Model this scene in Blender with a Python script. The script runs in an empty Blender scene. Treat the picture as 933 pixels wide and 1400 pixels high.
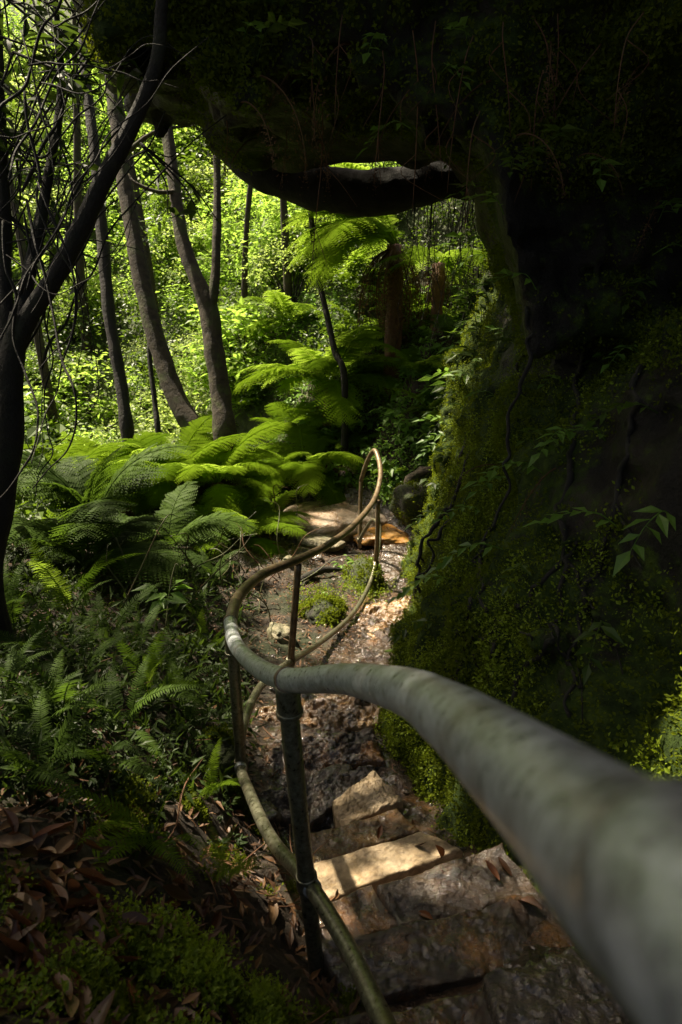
import bpy, math, random
import numpy as np
from mathutils import Vector, Matrix
from mathutils.bvhtree import BVHTree

random.seed(7)
rng = np.random.default_rng(11)
scene = bpy.context.scene
COL = scene.collection
PITCH = math.radians(20)
F = 933.3333
CP, SP = math.cos(PITCH), math.sin(PITCH)


# ------------------------------------------------------------------ survey helpers (photo -> metres)
def ray(px, py):
    a, b = (px - 466.5) / F, (700 - py) / F
    return np.array([a, CP + b * SP, -SP + b * CP])


def P(px, py, dep):
    return ray(px, py) * dep


def G(px, py, z):
    r = ray(px, py)
    return r * (z / r[2])


def D(px, py, d):
    r = ray(px, py)
    return r * (d / r[1])


# ------------------------------------------------------------------ object helpers
def tag(o, label=None, cat=None, group=None, kind=None):
    if label: o['label'] = label
    if cat: o['category'] = cat
    if group: o['group'] = group
    if kind: o['kind'] = kind
    return o


def link(o, parent=None):
    COL.objects.link(o)
    if parent is not None: o.parent = parent
    return o


def empty(name, loc=(0, 0, 0), rz=0.0):
    o = bpy.data.objects.new(name, None)
    o.empty_display_size = 0.1
    o.location = loc
    o.rotation_euler = (0, 0, rz)
    return link(o)


def mesh_np(name, V, T, mat=None, smooth=True, uvcol=None):
    V = np.asarray(V, dtype=np.float32).reshape(-1, 3)
    T = np.asarray(T, dtype=np.int32)
    k = T.shape[1]
    me = bpy.data.meshes.new(name)
    me.vertices.add(len(V)); me.vertices.foreach_set('co', V.ravel())
    me.loops.add(T.size); me.loops.foreach_set('vertex_index', T.ravel())
    me.polygons.add(len(T))
    me.polygons.foreach_set('loop_start', np.arange(0, T.size, k, dtype=np.int32))
    me.polygons.foreach_set('use_smooth', np.full(len(T), smooth, dtype=bool))
    me.update(calc_edges=True)
    me.validate()
    if uvcol is not None:
        at = me.attributes.new('mask', 'FLOAT', 'POINT')
        at.data.foreach_set('value', np.asarray(uvcol, dtype=np.float32))
    if mat is not None: me.materials.append(mat)
    return me


def obj(name, me, parent=None, loc=None, rot=None, sc=None):
    o = bpy.data.objects.new(name, me)
    if loc is not None: o.location = loc
    if rot is not None: o.rotation_euler = rot
    if sc is not None: o.scale = (sc, sc, sc) if np.isscalar(sc) else sc
    return link(o, parent)


def join(parts):
    vs, fs, n = [], [], 0
    for v, f in parts:
        vs.append(v); fs.append(np.asarray(f) + n); n += len(v)
    return np.concatenate(vs), np.concatenate(fs)


# ------------------------------------------------------------------ noise
def _hash(ix, iy, iz):
    h = (ix.astype(np.int64) * 374761393 + iy.astype(np.int64) * 668265263 + iz.astype(np.int64) * 1274126177) & 0xFFFFFFFF
    h = ((h ^ (h >> 13)) * 1274126177) & 0xFFFFFFFF
    h = h ^ (h >> 16)
    return (h & 0xFFFF).astype(np.float32) / 65535.0


def vnoise(p):
    p = np.asarray(p, dtype=np.float64)
    i = np.floor(p).astype(np.int64); f = p - i
    u = f * f * (3 - 2 * f)
    r = 0
    for dx in (0, 1):
        wx = u[:, 0] if dx else 1 - u[:, 0]
        for dy in (0, 1):
            wy = u[:, 1] if dy else 1 - u[:, 1]
            for dz in (0, 1):
                wz = u[:, 2] if dz else 1 - u[:, 2]
                r = r + wx * wy * wz * _hash(i[:, 0] + dx, i[:, 1] + dy, i[:, 2] + dz)
    return r * 2 - 1


def fbm(p, scale, octs=3, gain=0.5):
    p = np.asarray(p, dtype=np.float64)
    r, a, s = 0, 1.0, scale
    for k in range(octs):
        r = r + a * vnoise(p * s + 17.3 * k)
        a *= gain; s *= 2.03
    return r


# ------------------------------------------------------------------ tubes
def catmull(pts, n=6):
    pts = np.asarray(pts, dtype=float)
    if len(pts) < 3: 
        t = np.linspace(0, 1, n + 1)[:, None]
        return pts[0] * (1 - t) + pts[-1] * t
    q = np.vstack([2 * pts[0] - pts[1], pts, 2 * pts[-1] - pts[-2]])
    out = []
    for i in range(1, len(q) - 2):
        for k in range(n):
            t = k / n
            p0, p1, p2, p3 = q[i - 1], q[i], q[i + 1], q[i + 2]
            out.append(.5 * ((2 * p1) + (-p0 + p2) * t + (2 * p0 - 5 * p1 + 4 * p2 - p3) * t * t + (-p0 + 3 * p1 - 3 * p2 + p3) * t ** 3))
    out.append(pts[-1])
    return np.array(out)


def tube(pts, rad, sides=10, n=6, bump=0.0, bscale=8.0, cap=True, tri=False):
    """one continuous tube along pts; rad per control point"""
    pts = np.asarray(pts, dtype=float)
    rad = np.full(len(pts), rad, dtype=float) if np.isscalar(rad) else np.asarray(rad, dtype=float)
    c = catmull(np.column_stack([pts, rad]), n)
    C, R = c[:, :3], np.maximum(c[:, 3], 1e-4)
    T = np.gradient(C, axis=0)
    T /= np.linalg.norm(T, axis=1)[:, None] + 1e-9
    a = np.array([0, 0, 1.0]) if abs(T[0][2]) < .9 else np.array([1.0, 0, 0])
    u = np.cross(T[0], a); u /= np.linalg.norm(u)
    U = []
    for t in T:
        u = u - t * np.dot(u, t); u /= np.linalg.norm(u) + 1e-9
        U.append(u)
    U = np.array(U); W = np.cross(T, U)
    th = np.linspace(0, 2 * math.pi, sides, endpoint=False)
    ring = U[:, None, :] * np.cos(th)[None, :, None] + W[:, None, :] * np.sin(th)[None, :, None]
    V = (C[:, None, :] + ring * R[:, None, None]).reshape(-1, 3)
    if bump:
        V = V + ring.reshape(-1, 3) * (fbm(V, bscale, 3) * bump)[:, None] * np.repeat(R, sides)[:, None]
    m = len(C)
    i = np.arange(m - 1)[:, None] * sides; j = np.arange(sides)[None, :]; j2 = (j + 1) % sides
    q = np.stack([i + j, i + j2, i + sides + j2, i + sides + j], -1).reshape(-1, 4)
    f = np.concatenate([q[:, [0, 1, 2]], q[:, [0, 2, 3]]])
    if cap:
        V = np.vstack([V, C[0] - T[0] * R[0] * .3, C[-1] + T[-1] * R[-1] * .3])
        k0, k1 = len(V) - 2, len(V) - 1
        j = np.arange(sides)
        f = np.concatenate([f, np.stack([np.full(sides, k0), (j + 1) % sides, j], -1),
                            np.stack([np.full(sides, k1), (m - 1) * sides + j, (m - 1) * sides + (j + 1) % sides], -1)])
    return V, f


# ------------------------------------------------------------------ materials
def newmat(name):
    m = bpy.data.materials.new(name); m.use_nodes = True
    nt = m.node_tree; nt.nodes.clear()
    out = nt.nodes.new('ShaderNodeOutputMaterial')
    return m, nt, out


def nd(nt, t, **kw):
    n = nt.nodes.new(t)
    for k, v in kw.items():
        if k in n.inputs.keys(): n.inputs[k].default_value = v
        else: setattr(n, k, v)
    return n


def ramp(nt, fac, stops):
    r = nt.nodes.new('ShaderNodeValToRGB')
    e = r.color_ramp.elements
    while len(e) > 1: e.remove(e[-1])
    e[0].position = stops[0][0]; e[0].color = (*stops[0][1], 1)
    for p, c in stops[1:]:
        x = e.new(p); x.color = (*c, 1)
    if fac is not None: nt.links.new(fac, r.inputs['Fac'])
    return r


def noise(nt, scale, detail=4, rough=.6, coord='Object', dist=0.0):
    tc = nt.nodes.new('ShaderNodeTexCoord')
    n = nd(nt, 'ShaderNodeTexNoise', Scale=scale, Detail=detail, Roughness=rough, Distortion=dist)
    nt.links.new(tc.outputs[coord], n.inputs['Vector'])
    return n


def mixc(nt, fac, a, b):
    m = nt.nodes.new('ShaderNodeMix'); m.data_type = 'RGBA'
    for sock, v in ((m.inputs[0], fac), (m.inputs[6], a), (m.inputs[7], b)):
        if hasattr(v, 'is_linked'): nt.links.new(v, sock)
        elif isinstance(v, tuple): sock.default_value = (*v, 1)
        else: sock.default_value = v
    return m.outputs[2]


def maprange(nt, v, a, b, c=0.0, d=1.0):
    n = nt.nodes.new('ShaderNodeMapRange')
    nt.links.new(v, n.inputs[0])
    for i, x in enumerate((a, b, c, d)): n.inputs[i + 1].default_value = x
    return n.outputs[0]


def bumpn(nt, h, strength, dist, prev=None):
    b = nd(nt, 'ShaderNodeBump', Strength=strength, Distance=dist)
    nt.links.new(h, b.inputs['Height'])
    if prev is not None: nt.links.new(prev, b.inputs['Normal'])
    return b.outputs[0]


def mat_leaf(name, c1, c2, trans, rough=.45, tw=.45, island=True, third=None, spec=.35):
    m, nt, out = newmat(name)
    g = nt.nodes.new('ShaderNodeNewGeometry'); oi = nt.nodes.new('ShaderNodeObjectInfo')
    add = nd(nt, 'ShaderNodeMath', operation='ADD')
    nt.links.new(g.outputs['Random Per Island'] if island else oi.outputs['Random'], add.inputs[0])
    nt.links.new(oi.outputs['Random'], add.inputs[1])
    hl = nd(nt, 'ShaderNodeMath', operation='MULTIPLY'); hl.inputs[1].default_value = .5
    nt.links.new(add.outputs[0], hl.inputs[0])
    st = [(0.12, c1), (.72, c2)]
    if third: st.append((.93, third))
    col = ramp(nt, hl.outputs[0], st)
    n = noise(nt, 25, 3)
    c = mixc(nt, maprange(nt, n.outputs[0], .35, .75, 0, .45), col.outputs[0], tuple(x * .55 for x in c1))
    bs = nd(nt, 'ShaderNodeBsdfPrincipled', Roughness=rough)
    bs.inputs['Specular IOR Level'].default_value = spec
    nt.links.new(c, bs.inputs['Base Color'])
    tr = nt.nodes.new('ShaderNodeBsdfTranslucent')
    tc = mixc(nt, .35, trans, c)
    nt.links.new(tc, tr.inputs['Color'])
    mx = nd(nt, 'ShaderNodeMixShader'); mx.inputs[0].default_value = tw
    nt.links.new(bs.outputs[0], mx.inputs[1]); nt.links.new(tr.outputs[0], mx.inputs[2])
    nt.links.new(mx.outputs[0], out.inputs[0])
    return m


def mat_bark(name, c1, c2, c3, scale=9, rough=.8, bump=.6, wet=False):
    m, nt, out = newmat(name)
    n = noise(nt, scale, 6, .65); n2 = noise(nt, scale * .3, 3); n3 = noise(nt, scale * 9, 4, .7)
    r = ramp(nt, n.outputs[0], [(.3, c1), (.62, c2)])
    c = mixc(nt, maprange(nt, n2.outputs[0], .52, .66, 0, .8), r.outputs[0], c3)
    bs = nd(nt, 'ShaderNodeBsdfPrincipled', Roughness=rough)
    nt.links.new(c, bs.inputs['Base Color'])
    b = bumpn(nt, n.outputs[0], bump, .02); b = bumpn(nt, n3.outputs[0], bump * .7, .006, b)
    nt.links.new(b, bs.inputs['Normal']); nt.links.new(bs.outputs[0], out.inputs[0])
    return m


M = {}
# galvanised pipe, weathered: grey-green zinc, brown rust film, worn pale spots
m, nt, out = newmat('weathered_pipe')
n1, n2, n3 = noise(nt, 70, 6, .7), noise(nt, 11, 5, .65), noise(nt, 190, 4, .65)
c = ramp(nt, n1.outputs[0], [(.3, (.24, .26, .275)), (.44, (.42, .45, .475)), (.56, (.58, .61, .65)), (.74, (.74, .77, .82))]).outputs[0]
c = mixc(nt, maprange(nt, n2.outputs[0], .5, .66, 0, .6), c, (.12, .09, .045))
c = mixc(nt, maprange(nt, n3.outputs[0], .54, .68, 0, .6), c, (.05, .055, .035))
bs = nd(nt, 'ShaderNodeBsdfPrincipled', Roughness=.42, Metallic=.6)
nt.links.new(c, bs.inputs['Base Color'])
nt.links.new(maprange(nt, n1.outputs[0], .3, .7, .24, .40), bs.inputs['Roughness'])
nt.links.new(bumpn(nt, n3.outputs[0], .25, .002, bumpn(nt, n1.outputs[0], .25, .004)), bs.inputs['Normal'])
nt.links.new(bs.outputs[0], out.inputs[0]); M['pipe'] = m
M['pipe_dull'] = m.copy(); M['pipe_dull'].name = 'dull_olive_pipe'
for n_ in M['pipe_dull'].node_tree.nodes:
    if n_.type == 'VALTORGB':
        for e_, c_ in zip(n_.color_ramp.elements, [(.05, .045, .025), (.13, .125, .08), (.20, .195, .135), (.30, .30, .23)]): e_.color = (*c_, 1)
# browner, rust-stained pipe for the far sections
m, nt, out = newmat('rusty_pipe')
n1, n3 = noise(nt, 26, 5, .65), noise(nt, 160, 3, .6)
c = ramp(nt, n1.outputs[0], [(.3, (.07, .055, .035)), (.5, (.16, .105, .055)), (.72, (.22, .20, .15))]).outputs[0]
bs = nd(nt, 'ShaderNodeBsdfPrincipled', Roughness=.45, Metallic=.4)
nt.links.new(c, bs.inputs['Base Color']); nt.links.new(bumpn(nt, n3.outputs[0], .3, .002), bs.inputs['Normal'])
nt.links.new(bs.outputs[0], out.inputs[0]); M['rusty'] = m


def mat_wet_rock(name, stops, scale=3.0, r0=.12, r1=.5, bump=.8, bs1=14, spec=.5):
    m, nt, out = newmat(name)
    n1, n2, n3 = noise(nt, scale, 6, .62, dist=.4), noise(nt, bs1, 8, .68), noise(nt, scale * 1.7 + 1, 4)
    c = ramp(nt, n1.outputs[0], stops).outputs[0]
    c = mixc(nt, maprange(nt, n2.outputs[0], .35, .6, .75, 0), c, tuple(x * .28 for x in stops[0][1]))
    bs = nd(nt, 'ShaderNodeBsdfPrincipled')
    bs.inputs['Specular IOR Level'].default_value = spec
    nt.links.new(c, bs.inputs['Base Color'])
    nt.links.new(maprange(nt, n3.outputs[0], .4, .62, r0, r1), bs.inputs['Roughness'])
    b = bumpn(nt, n2.outputs[0], bump, .03)
    n4 = noise(nt, bs1 * 6, 4, .7)
    nt.links.new(bumpn(nt, n4.outputs[0], bump * .6, .006, b), bs.inputs['Normal'])
    if r0 < .3:
        n5 = noise(nt, 19, 2, .5); n6 = noise(nt, 5, 4)
        nt.links.new(maprange(nt, n6.outputs[0], .40, .54), bs.inputs['Coat Weight'])
        bs.inputs['Coat Roughness'].default_value = .025; bs.inputs['Coat IOR'].default_value = 1.5
        nt.links.new(bumpn(nt, n5.outputs[0], 1.0, .017, bumpn(nt, n2.outputs[0], .5, .008)), bs.inputs['Coat Normal'])
    nt.links.new(bs.outputs[0], out.inputs[0])
    return m


M['step_sunlit'] = mat_wet_rock('sunlit_sandstone', [(.3, (.36, .23, .11)), (.5, (.56, .42, .26)), (.68, (.66, .54, .38))], 4, .35, .75, .5, 18)  # sunlight on the treads is put into this raised pale colour
M['step_dark'] = mat_wet_rock('dark_wet_sandstone', [(.3, (.018, .010, .004)), (.46, (.06, .028, .009)), (.58, (.26, .105, .02)), (.7, (.30, .17, .06))], 3.5, .12, .35, 1.0, 16, 1.0)
M['step_amber'] = mat_wet_rock('amber_wet_sandstone', [(.3, (.06, .028, .007)), (.5, (.19, .095, .026)), (.68, (.36, .21, .07))], 3.5, .12, .35, .9, 16, .9)
M['step_grey'] = mat_wet_rock('grey_pitted_sandstone', [(.3, (.026, .017, .011)), (.5, (.085, .055, .034)), (.7, (.21, .145, .095))], 5, .12, .38, 1.0, 13, .9)
M['rock_sunny'] = mat_wet_rock('washed_sandstone', [(.3, (.24, .13, .06)), (.46, (.38, .27, .18)), (.7, (.52, .43, .34))], 3, .15, .5, .9, 20)
M['rock_orange'] = mat_wet_rock('iron_stained_sandstone', [(.3, (.24, .10, .02)), (.5, (.42, .20, .045)), (.7, (.48, .30, .12))], 3, .12, .4, .5, 14)
M['rock_mossy'] = mat_wet_rock('lichened_sandstone', [(.3, (.10, .11, .04)), (.5, (.20, .17, .10)), (.7, (.32, .27, .18))], 5, .4, .8, .8, 16)

# ground: soil with litter colours; 'mask' = how much bare wet rock of the path shows
m, nt, out = newmat('forest_ground')
at = nd(nt, 'ShaderNodeAttribute', attribute_name='mask')
n1, n2, n3 = noise(nt, 2.2, 6, .65, dist=.5), noise(nt, 17, 8, .7), noise(nt, 1.1, 3)
soil = ramp(nt, n2.outputs[0], [(.3, (.012, .009, .006)), (.5, (.045, .03, .018)), (.7, (.12, .075, .04))]).outputs[0]
soil = mixc(nt, maprange(nt, n3.outputs[0], .5, .62, 0, .8), soil, (.03, .045, .012))
rock = ramp(nt, n1.outputs[0], [(.28, (.018, .012, .009)), (.45, (.06, .036, .022)), (.57, (.12, .078, .05)), (.70, (.24, .11, .035))]).outputs[0]
rock = mixc(nt, maprange(nt, n2.outputs[0], .36, .56, .85, 0), rock, (.012, .009, .008))
mm = nd(nt, 'ShaderNodeMath', operation='MULTIPLY_ADD'); nt.links.new(n2.outputs[0], mm.inputs[0])
mm.inputs[1].default_value = .9; mm.inputs[2].default_value = -.45
ad = nd(nt, 'ShaderNodeMath', operation='ADD'); nt.links.new(at.outputs['Fac'], ad.inputs[0]); nt.links.new(mm.outputs[0], ad.inputs[1])
msk = maprange(nt, ad.outputs[0], .35, .6)
pz = nt.nodes.new('ShaderNodeSeparateXYZ'); tcg = nt.nodes.new('ShaderNodeTexCoord'); nt.links.new(tcg.outputs['Object'], pz.inputs[0])
soil = mixc(nt, maprange(nt, pz.outputs[1], 9.5, 12.5, 0, .85), soil, (.06, .085, .02))
c = mixc(nt, msk, soil, rock)
bs = nd(nt, 'ShaderNodeBsdfPrincipled'); nt.links.new(c, bs.inputs['Base Color'])
rr = nt.nodes.new('ShaderNodeMix'); nt.links.new(msk, rr.inputs[0]); rr.inputs[2].default_value = .85
nt.links.new(maprange(nt, n1.outputs[0], .38, .62, .05, .36), rr.inputs[3])
nt.links.new(rr.outputs[0], bs.inputs['Roughness'])
b = bumpn(nt, n2.outputs[0], 1.0, .06); n4 = noise(nt, 75, 5, .7)
nt.links.new(bumpn(nt, n4.outputs[0], 1.0, .012, b), bs.inputs['Normal'])
n5 = noise(nt, 17, 2, .5)
nt.links.new(msk, bs.inputs['Coat Weight']); bs.inputs['Coat Roughness'].default_value = .025; bs.inputs['Coat IOR'].default_value = 1.5
nt.links.new(bumpn(nt, n5.outputs[0], 1.0, .04), bs.inputs['Coat Normal'])
nt.links.new(bs.outputs[0], out.inputs[0]); M['ground'] = m

# cliff: dark wet stone under a broken film of moss ('mask' = moss cover)
m, nt, out = newmat('mossy_cliff')
at = nd(nt, 'ShaderNodeAttribute', attribute_name='mask')
n1, n2, n3 = noise(nt, 2.0, 6, .65, dist=.6), noise(nt, 14, 8, .7), noise(nt, 70, 5, .7)
stone = ramp(nt, n1.outputs[0], [(.3, (.008, .007, .006)), (.5, (.022, .018, .014)), (.7, (.05, .036, .022))]).outputs[0]
moss = ramp(nt, n2.outputs[0], [(.3, (.012, .022, .004)), (.5, (.035, .062, .009)), (.7, (.085, .125, .016))]).outputs[0]
ad = nd(nt, 'ShaderNodeMath', operation='ADD'); nt.links.new(at.outputs['Fac'], ad.inputs[0])
nt.links.new(maprange(nt, n2.outputs[0], .3, .7, -.35, .35), ad.inputs[1])
msk = maprange(nt, ad.outputs[0], .3, .6)
c = mixc(nt, msk, stone, moss)
bs = nd(nt, 'ShaderNodeBsdfPrincipled'); nt.links.new(c, bs.inputs['Base Color'])
bs.inputs['Specular IOR Level'].default_value = .25
nt.links.new(maprange(nt, msk, 0, 1, .5, .95), bs.inputs['Roughness'])
b = bumpn(nt, n2.outputs[0], 1.0, .05); nt.links.new(bumpn(nt, n3.outputs[0], 1.0, .012, b), bs.inputs['Normal'])
nt.links.new(bs.outputs[0], out.inputs[0]); M['cliff'] = m

M['moss'] = mat_leaf('moss_leaf', (.036, .052, .005), (.12, .155, .011), (.28, .35, .02), .75, .35, spec=.1)
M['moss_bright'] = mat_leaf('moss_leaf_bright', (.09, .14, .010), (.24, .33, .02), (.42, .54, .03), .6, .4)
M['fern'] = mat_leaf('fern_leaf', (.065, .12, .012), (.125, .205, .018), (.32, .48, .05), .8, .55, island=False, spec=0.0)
M['fern_lit'] = mat_leaf('sunlit_fern_leaf', (.09, .16, .012), (.165, .26, .02), (.36, .53, .06), .8, .58, island=False, spec=0.0)  # same fern in a brighter colour, painting sunlight onto the fronds
M['fern_shaded'] = mat_leaf('shaded_fern_leaf', (.026, .05, .009), (.055, .10, .014), (.12, .22, .02), .6, .35, island=False, spec=.08)  # same fern darkened in colour to stand for shade
M['fern_dead'] = mat_leaf('dead_frond', (.07, .035, .016), (.16, .085, .04), (.2, .1, .04), .8, .25, island=False)
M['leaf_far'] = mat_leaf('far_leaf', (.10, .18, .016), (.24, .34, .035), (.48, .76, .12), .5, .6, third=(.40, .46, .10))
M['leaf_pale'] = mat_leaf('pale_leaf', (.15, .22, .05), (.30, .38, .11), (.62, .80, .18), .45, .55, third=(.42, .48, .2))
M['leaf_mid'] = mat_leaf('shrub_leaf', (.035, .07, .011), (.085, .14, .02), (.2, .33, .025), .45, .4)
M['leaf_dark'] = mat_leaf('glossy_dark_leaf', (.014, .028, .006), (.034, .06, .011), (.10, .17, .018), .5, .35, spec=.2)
M['leaf_sprig'] = mat_leaf('sprig_leaf', (.08, .17, .03), (.17, .30, .05), (.3, .55, .07), .42, .4)  # lightened colour standing for light caught by sprigs and bank plants
M['litter'] = mat_leaf('dead_leaf', (.05, .022, .010), (.20, .10, .04), (.25, .1, .03), .55, .12, third=(.34, .22, .11))
M['bark'] = mat_bark('lichened_bark', (.016, .012, .007), (.055, .040, .022), (.055, .068, .018), 16, .9, 1.0)
M['bark_dark'] = mat_bark('wet_dark_bark', (.006, .005, .0035), (.016, .012, .008), (.018, .020, .008), 18, .85, .9)
M['bark_matte'] = mat_bark('matte_black_bark', (.004, .0035, .003), (.009, .0075, .006), (.010, .011, .006), 14, .95, .9)
M['bark_red'] = mat_bark('fibrous_red_bark', (.06, .025, .012), (.16, .07, .03), (.12, .08, .04), 20)
M['stem'] = mat_bark('green_brown_stem', (.03, .03, .012), (.09, .10, .03), (.12, .08, .03), 14, .5)

m, nt, out = newmat('mossy_rock')
n1, n2 = noise(nt, 3, 5, .65), noise(nt, 26, 6, .7)
c = mixc(nt, maprange(nt, n1.outputs[0], .38, .52), (.028, .022, .016), (.05, .075, .012))
c = mixc(nt, maprange(nt, n2.outputs[0], .4, .65, .7, 0), c, (.010, .012, .005))
bs = nd(nt, 'ShaderNodeBsdfPrincipled', Roughness=.8); nt.links.new(c, bs.inputs['Base Color'])
nt.links.new(bumpn(nt, n2.outputs[0], 1.0, .03), bs.inputs['Normal']); nt.links.new(bs.outputs[0], out.inputs[0]); M['mossy_rock'] = m
# ------------------------------------------------------------------ ground
ctrl = [tuple(G(*a)) for a in [
    (740, 1350, -1.76), (840, 1340, -1.70), (600, 1290, -1.90), (600, 1210, -2.03), (530, 1170, -2.13), (480, 1140, -2.2),
    (540, 1360, -1.82), (640, 1180, -2.08),
    (450, 1050, -2.25), (500, 1010, -2.33), (440, 980, -2.38), (370, 1000, -2.33), (500, 900, -2.68), (530, 850, -2.82), (580, 860, -2.8), (540, 780, -3.04),
    (530, 730, -3.06), (470, 722, -3.04), (430, 705, -3.0), (380, 900, -2.5), (430, 850, -2.72), (440, 790, -2.86), (350, 800, -2.75),
    (400, 740, -2.9), (330, 950, -2.36), (345, 1080, -2.2),
    (430, 1350, -1.84), (380, 1230, -1.86), (340, 1150, -2.12), (310, 1100, -1.95), (300, 1200, -1.58), (200, 1300, -1.28), (50, 1300, -1.15),
    (100, 1390, -1.08), (300, 1395, -1.30), (400, 1395, -1.55), (100, 1150, -1.32), (240, 1080, -1.7), (150, 1000, -1.55), (30, 1000, -1.3),
    (280, 980, -2.05), (250, 900, -2.15), (150, 900, -1.8), (200, 800, -2.35), (60, 850, -1.8), (300, 850, -2.5), (250, 750, -2.75),
    (100, 750, -2.3), (200, 680, -3.0), (300, 650, -3.0), (390, 680, -2.9),
    (450, 640, -2.6), (520, 600, -2.3), (540, 500, -1.4), (450, 520, -1.7), (480, 400, -.45), (390, 470, -1.3), (600, 450, -.8), (620, 560, -1.9)]]
ctrl += [(-6, 10, -4.6), (-3, 11, -4.1), (-1.5, 11.5, -3.2), (-8, 7, -3.6), (-4, 4, -1.9), (-5, 0, -1.0), (-10, 16, -3.2), (-4, 15, -3.0), (-8, 22, 2.2), (-3, 19, 1.0),
         (0, 24, 6), (-1, 16, 1.0), (-20, 20, 3), (-16, 14, -1), (-25, 8, 1), (10, 24, 10), (0, 36, 15), (-20, 36, 15), (-40, 36, 15), (-40, 0, 5), (14, 36, 15),
         (1.5, 13, 1.5), (3, 11, 1.5), (5, 9, 1), (0, 0, -1.3), (1.0, .3, -1.32), (1.1, -1.2, -.9), (-2, -1, -.9), (-4, -6, 0), (4, -6, 0.5), (2.2, 2, -1.7),
         (2.2, 5, -2.6), (2.2, 8, -2.2), (6, 3, -1), (10, 10, 2), (14, -6, 2), (20, 20, 10)]
ctrl = np.array(ctrl)
_c2 = .12


def _phi(A, B):
    d2 = ((A[:, None, :] - B[None, :, :]) ** 2).sum(-1)
    return np.sqrt(d2 + _c2)


_A = _phi(ctrl[:, :2], ctrl[:, :2]); _n = len(ctrl)
_S = np.zeros((_n + 1, _n + 1)); _S[:_n, :_n] = _A - np.eye(_n) * .02; _S[:_n, _n] = 1; _S[_n, :_n] = 1
_w = np.linalg.solve(_S, np.append(ctrl[:, 2], 0))


def gz0(x, y):
    x = np.atleast_1d(np.asarray(x, float)).ravel(); y = np.atleast_1d(np.asarray(y, float)).ravel()
    r = np.empty(len(x))
    for s in range(0, len(x), 20000):
        q = np.column_stack([x[s:s + 20000], y[s:s + 20000]])
        r[s:s + 20000] = _phi(q, ctrl[:, :2]) @ _w[:_n] + _w[_n]
    return r


path_line = np.array([G(*a)[:2] for a in [(860, 1400, -1.6), (740, 1330, -1.66), (600, 1240, -1.95), (520, 1160, -2.1), (460, 1050, -2.25), (450, 960, -2.45), (520, 880, -2.75),
                                          (550, 800, -3.0), (545, 745, -3.05), (480, 715, -3.03), (410, 690, -3.0)]])
path_line = catmull(path_line, 5)


def path_dist(x, y):
    q = np.column_stack([np.ravel(x), np.ravel(y)])
    r = np.full(len(q), 1e9)
    for a, b in zip(path_line[:-1], path_line[1:]):
        ab = b - a
        t = np.clip(((q - a) @ ab) / (ab @ ab + 1e-9), 0, 1)
        r = np.minimum(r, np.linalg.norm(q - a - t[:, None] * ab, axis=1))
    return r


def gz(x, y):
    x = np.atleast_1d(np.asarray(x, float)).ravel(); y = np.atleast_1d(np.asarray(y, float)).ravel()
    p = np.column_stack([x, y, np.zeros_like(x)])
    near = np.clip(1 - np.abs(y - 4) / 12, .15, 1)
    pd = path_dist(x, y)
    am = np.where(pd < .45, .022, .05)
    z = gz0(x, y) + fbm(p, 1.7, 3) * am * 1.2 + fbm(p + 9, 8, 4, .6) * am * .7
    # broken ledges of the wet path rock
    led = np.clip(1 - pd / .5, 0, 1) * ((y > 2.25) & (y < 7))
    z = z + led * np.abs(fbm(p * np.array([1, 1.6, 1]), 4.5, 5, .65)) * .05
    return z


def axis_pts(lo, hi, fine_lo, fine_hi, h):
    a = list(np.arange(fine_lo, fine_hi, h))
    s = h; x = a[-1]
    while x < hi: s *= 1.12; x += s; a.append(x)
    s = h; x = a[0]; b = []
    while x > lo: s *= 1.12; x -= s; b.append(x)
    return np.array(b[::-1] + a)


gx = axis_pts(-60, 45, -2.2, 1.6, .022); gy = axis_pts(-25, 60, .3, 8.8, .024)
X, Y = np.meshgrid(gx, gy, indexing='xy')
Zg = gz(X, Y)
pdist = path_dist(X, Y)
pmask = np.clip(1.15 - pdist / .55, 0, 1)
# the gravelly flat left of the path
fl = G(390, 760, -2.86)[:2]
pmask = np.maximum(pmask, .55 * np.clip(1.4 - np.hypot(X.ravel() - fl[0], (Y.ravel() - fl[1]) * .6) / .7, 0, 1))
nx, ny = len(gx), len(gy)
i = np.arange(ny - 1)[:, None] * nx + np.arange(nx - 1)[None, :]
quads = np.stack([i, i + 1, i + nx + 1, i + nx], -1).reshape(-1, 4)
Vg = np.column_stack([X.ravel(), Y.ravel(), Zg])
ground = obj('ground', mesh_np('ground', Vg, quads, M['ground'], True, pmask))
tag(ground, 'steep wet rainforest ground of dark soil, gravel and bare stained rock', 'ground', kind='structure')
gbvh = BVHTree.FromPolygons([tuple(v) for v in Vg], [tuple(int(k) for k in q) for q in quads])

# ------------------------------------------------------------------ cliff (one solid, meshed from a distance field)
h = .036
ox, oy, oz = -2.3, -1.7, -3.7
nX, nY, nZ = int(6.0 / h), int(9.9 / h), int(7.0 / h)
ax = ox + h * np.arange(nX); ay = oy + h * np.arange(nY); az = oz + h * np.arange(nZ)
by = np.array([-1.7, .5, 1.0, 1.42, 1.8, 2.16, 2.6, 3.03, 3.6, 4.4, 5.5, 6.4, 7.3, 8.2])
bx = np.array([1.5, 1.0, .80, .70, .68, .45, .29, .24, .36, .50, .66, .80, 1.05, 1.3])
gb = np.array([-1.3, -1.4, -1.55, -1.75, -1.95, -2.1, -2.25, -2.35, -2.5, -2.72, -2.95, -3.03, -3.05, -3.0])
base = np.interp(ay, by, bx); gbase = np.interp(ay, by, gb)
slope = np.interp(ay, [0, 3.0, 3.8, 4.6, 8], [.42, .42, .26, .17, .12])
Hh = az[None, :] - gbase[:, None]                     # height over the foot of the wall, (Y,Z)
prof = np.where(Hh < 1.3, Hh, 1.3 + (Hh - 1.3) * .75)
xw = base[:, None] + slope[:, None] * np.clip(prof, -.5, 2.2)
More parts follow.
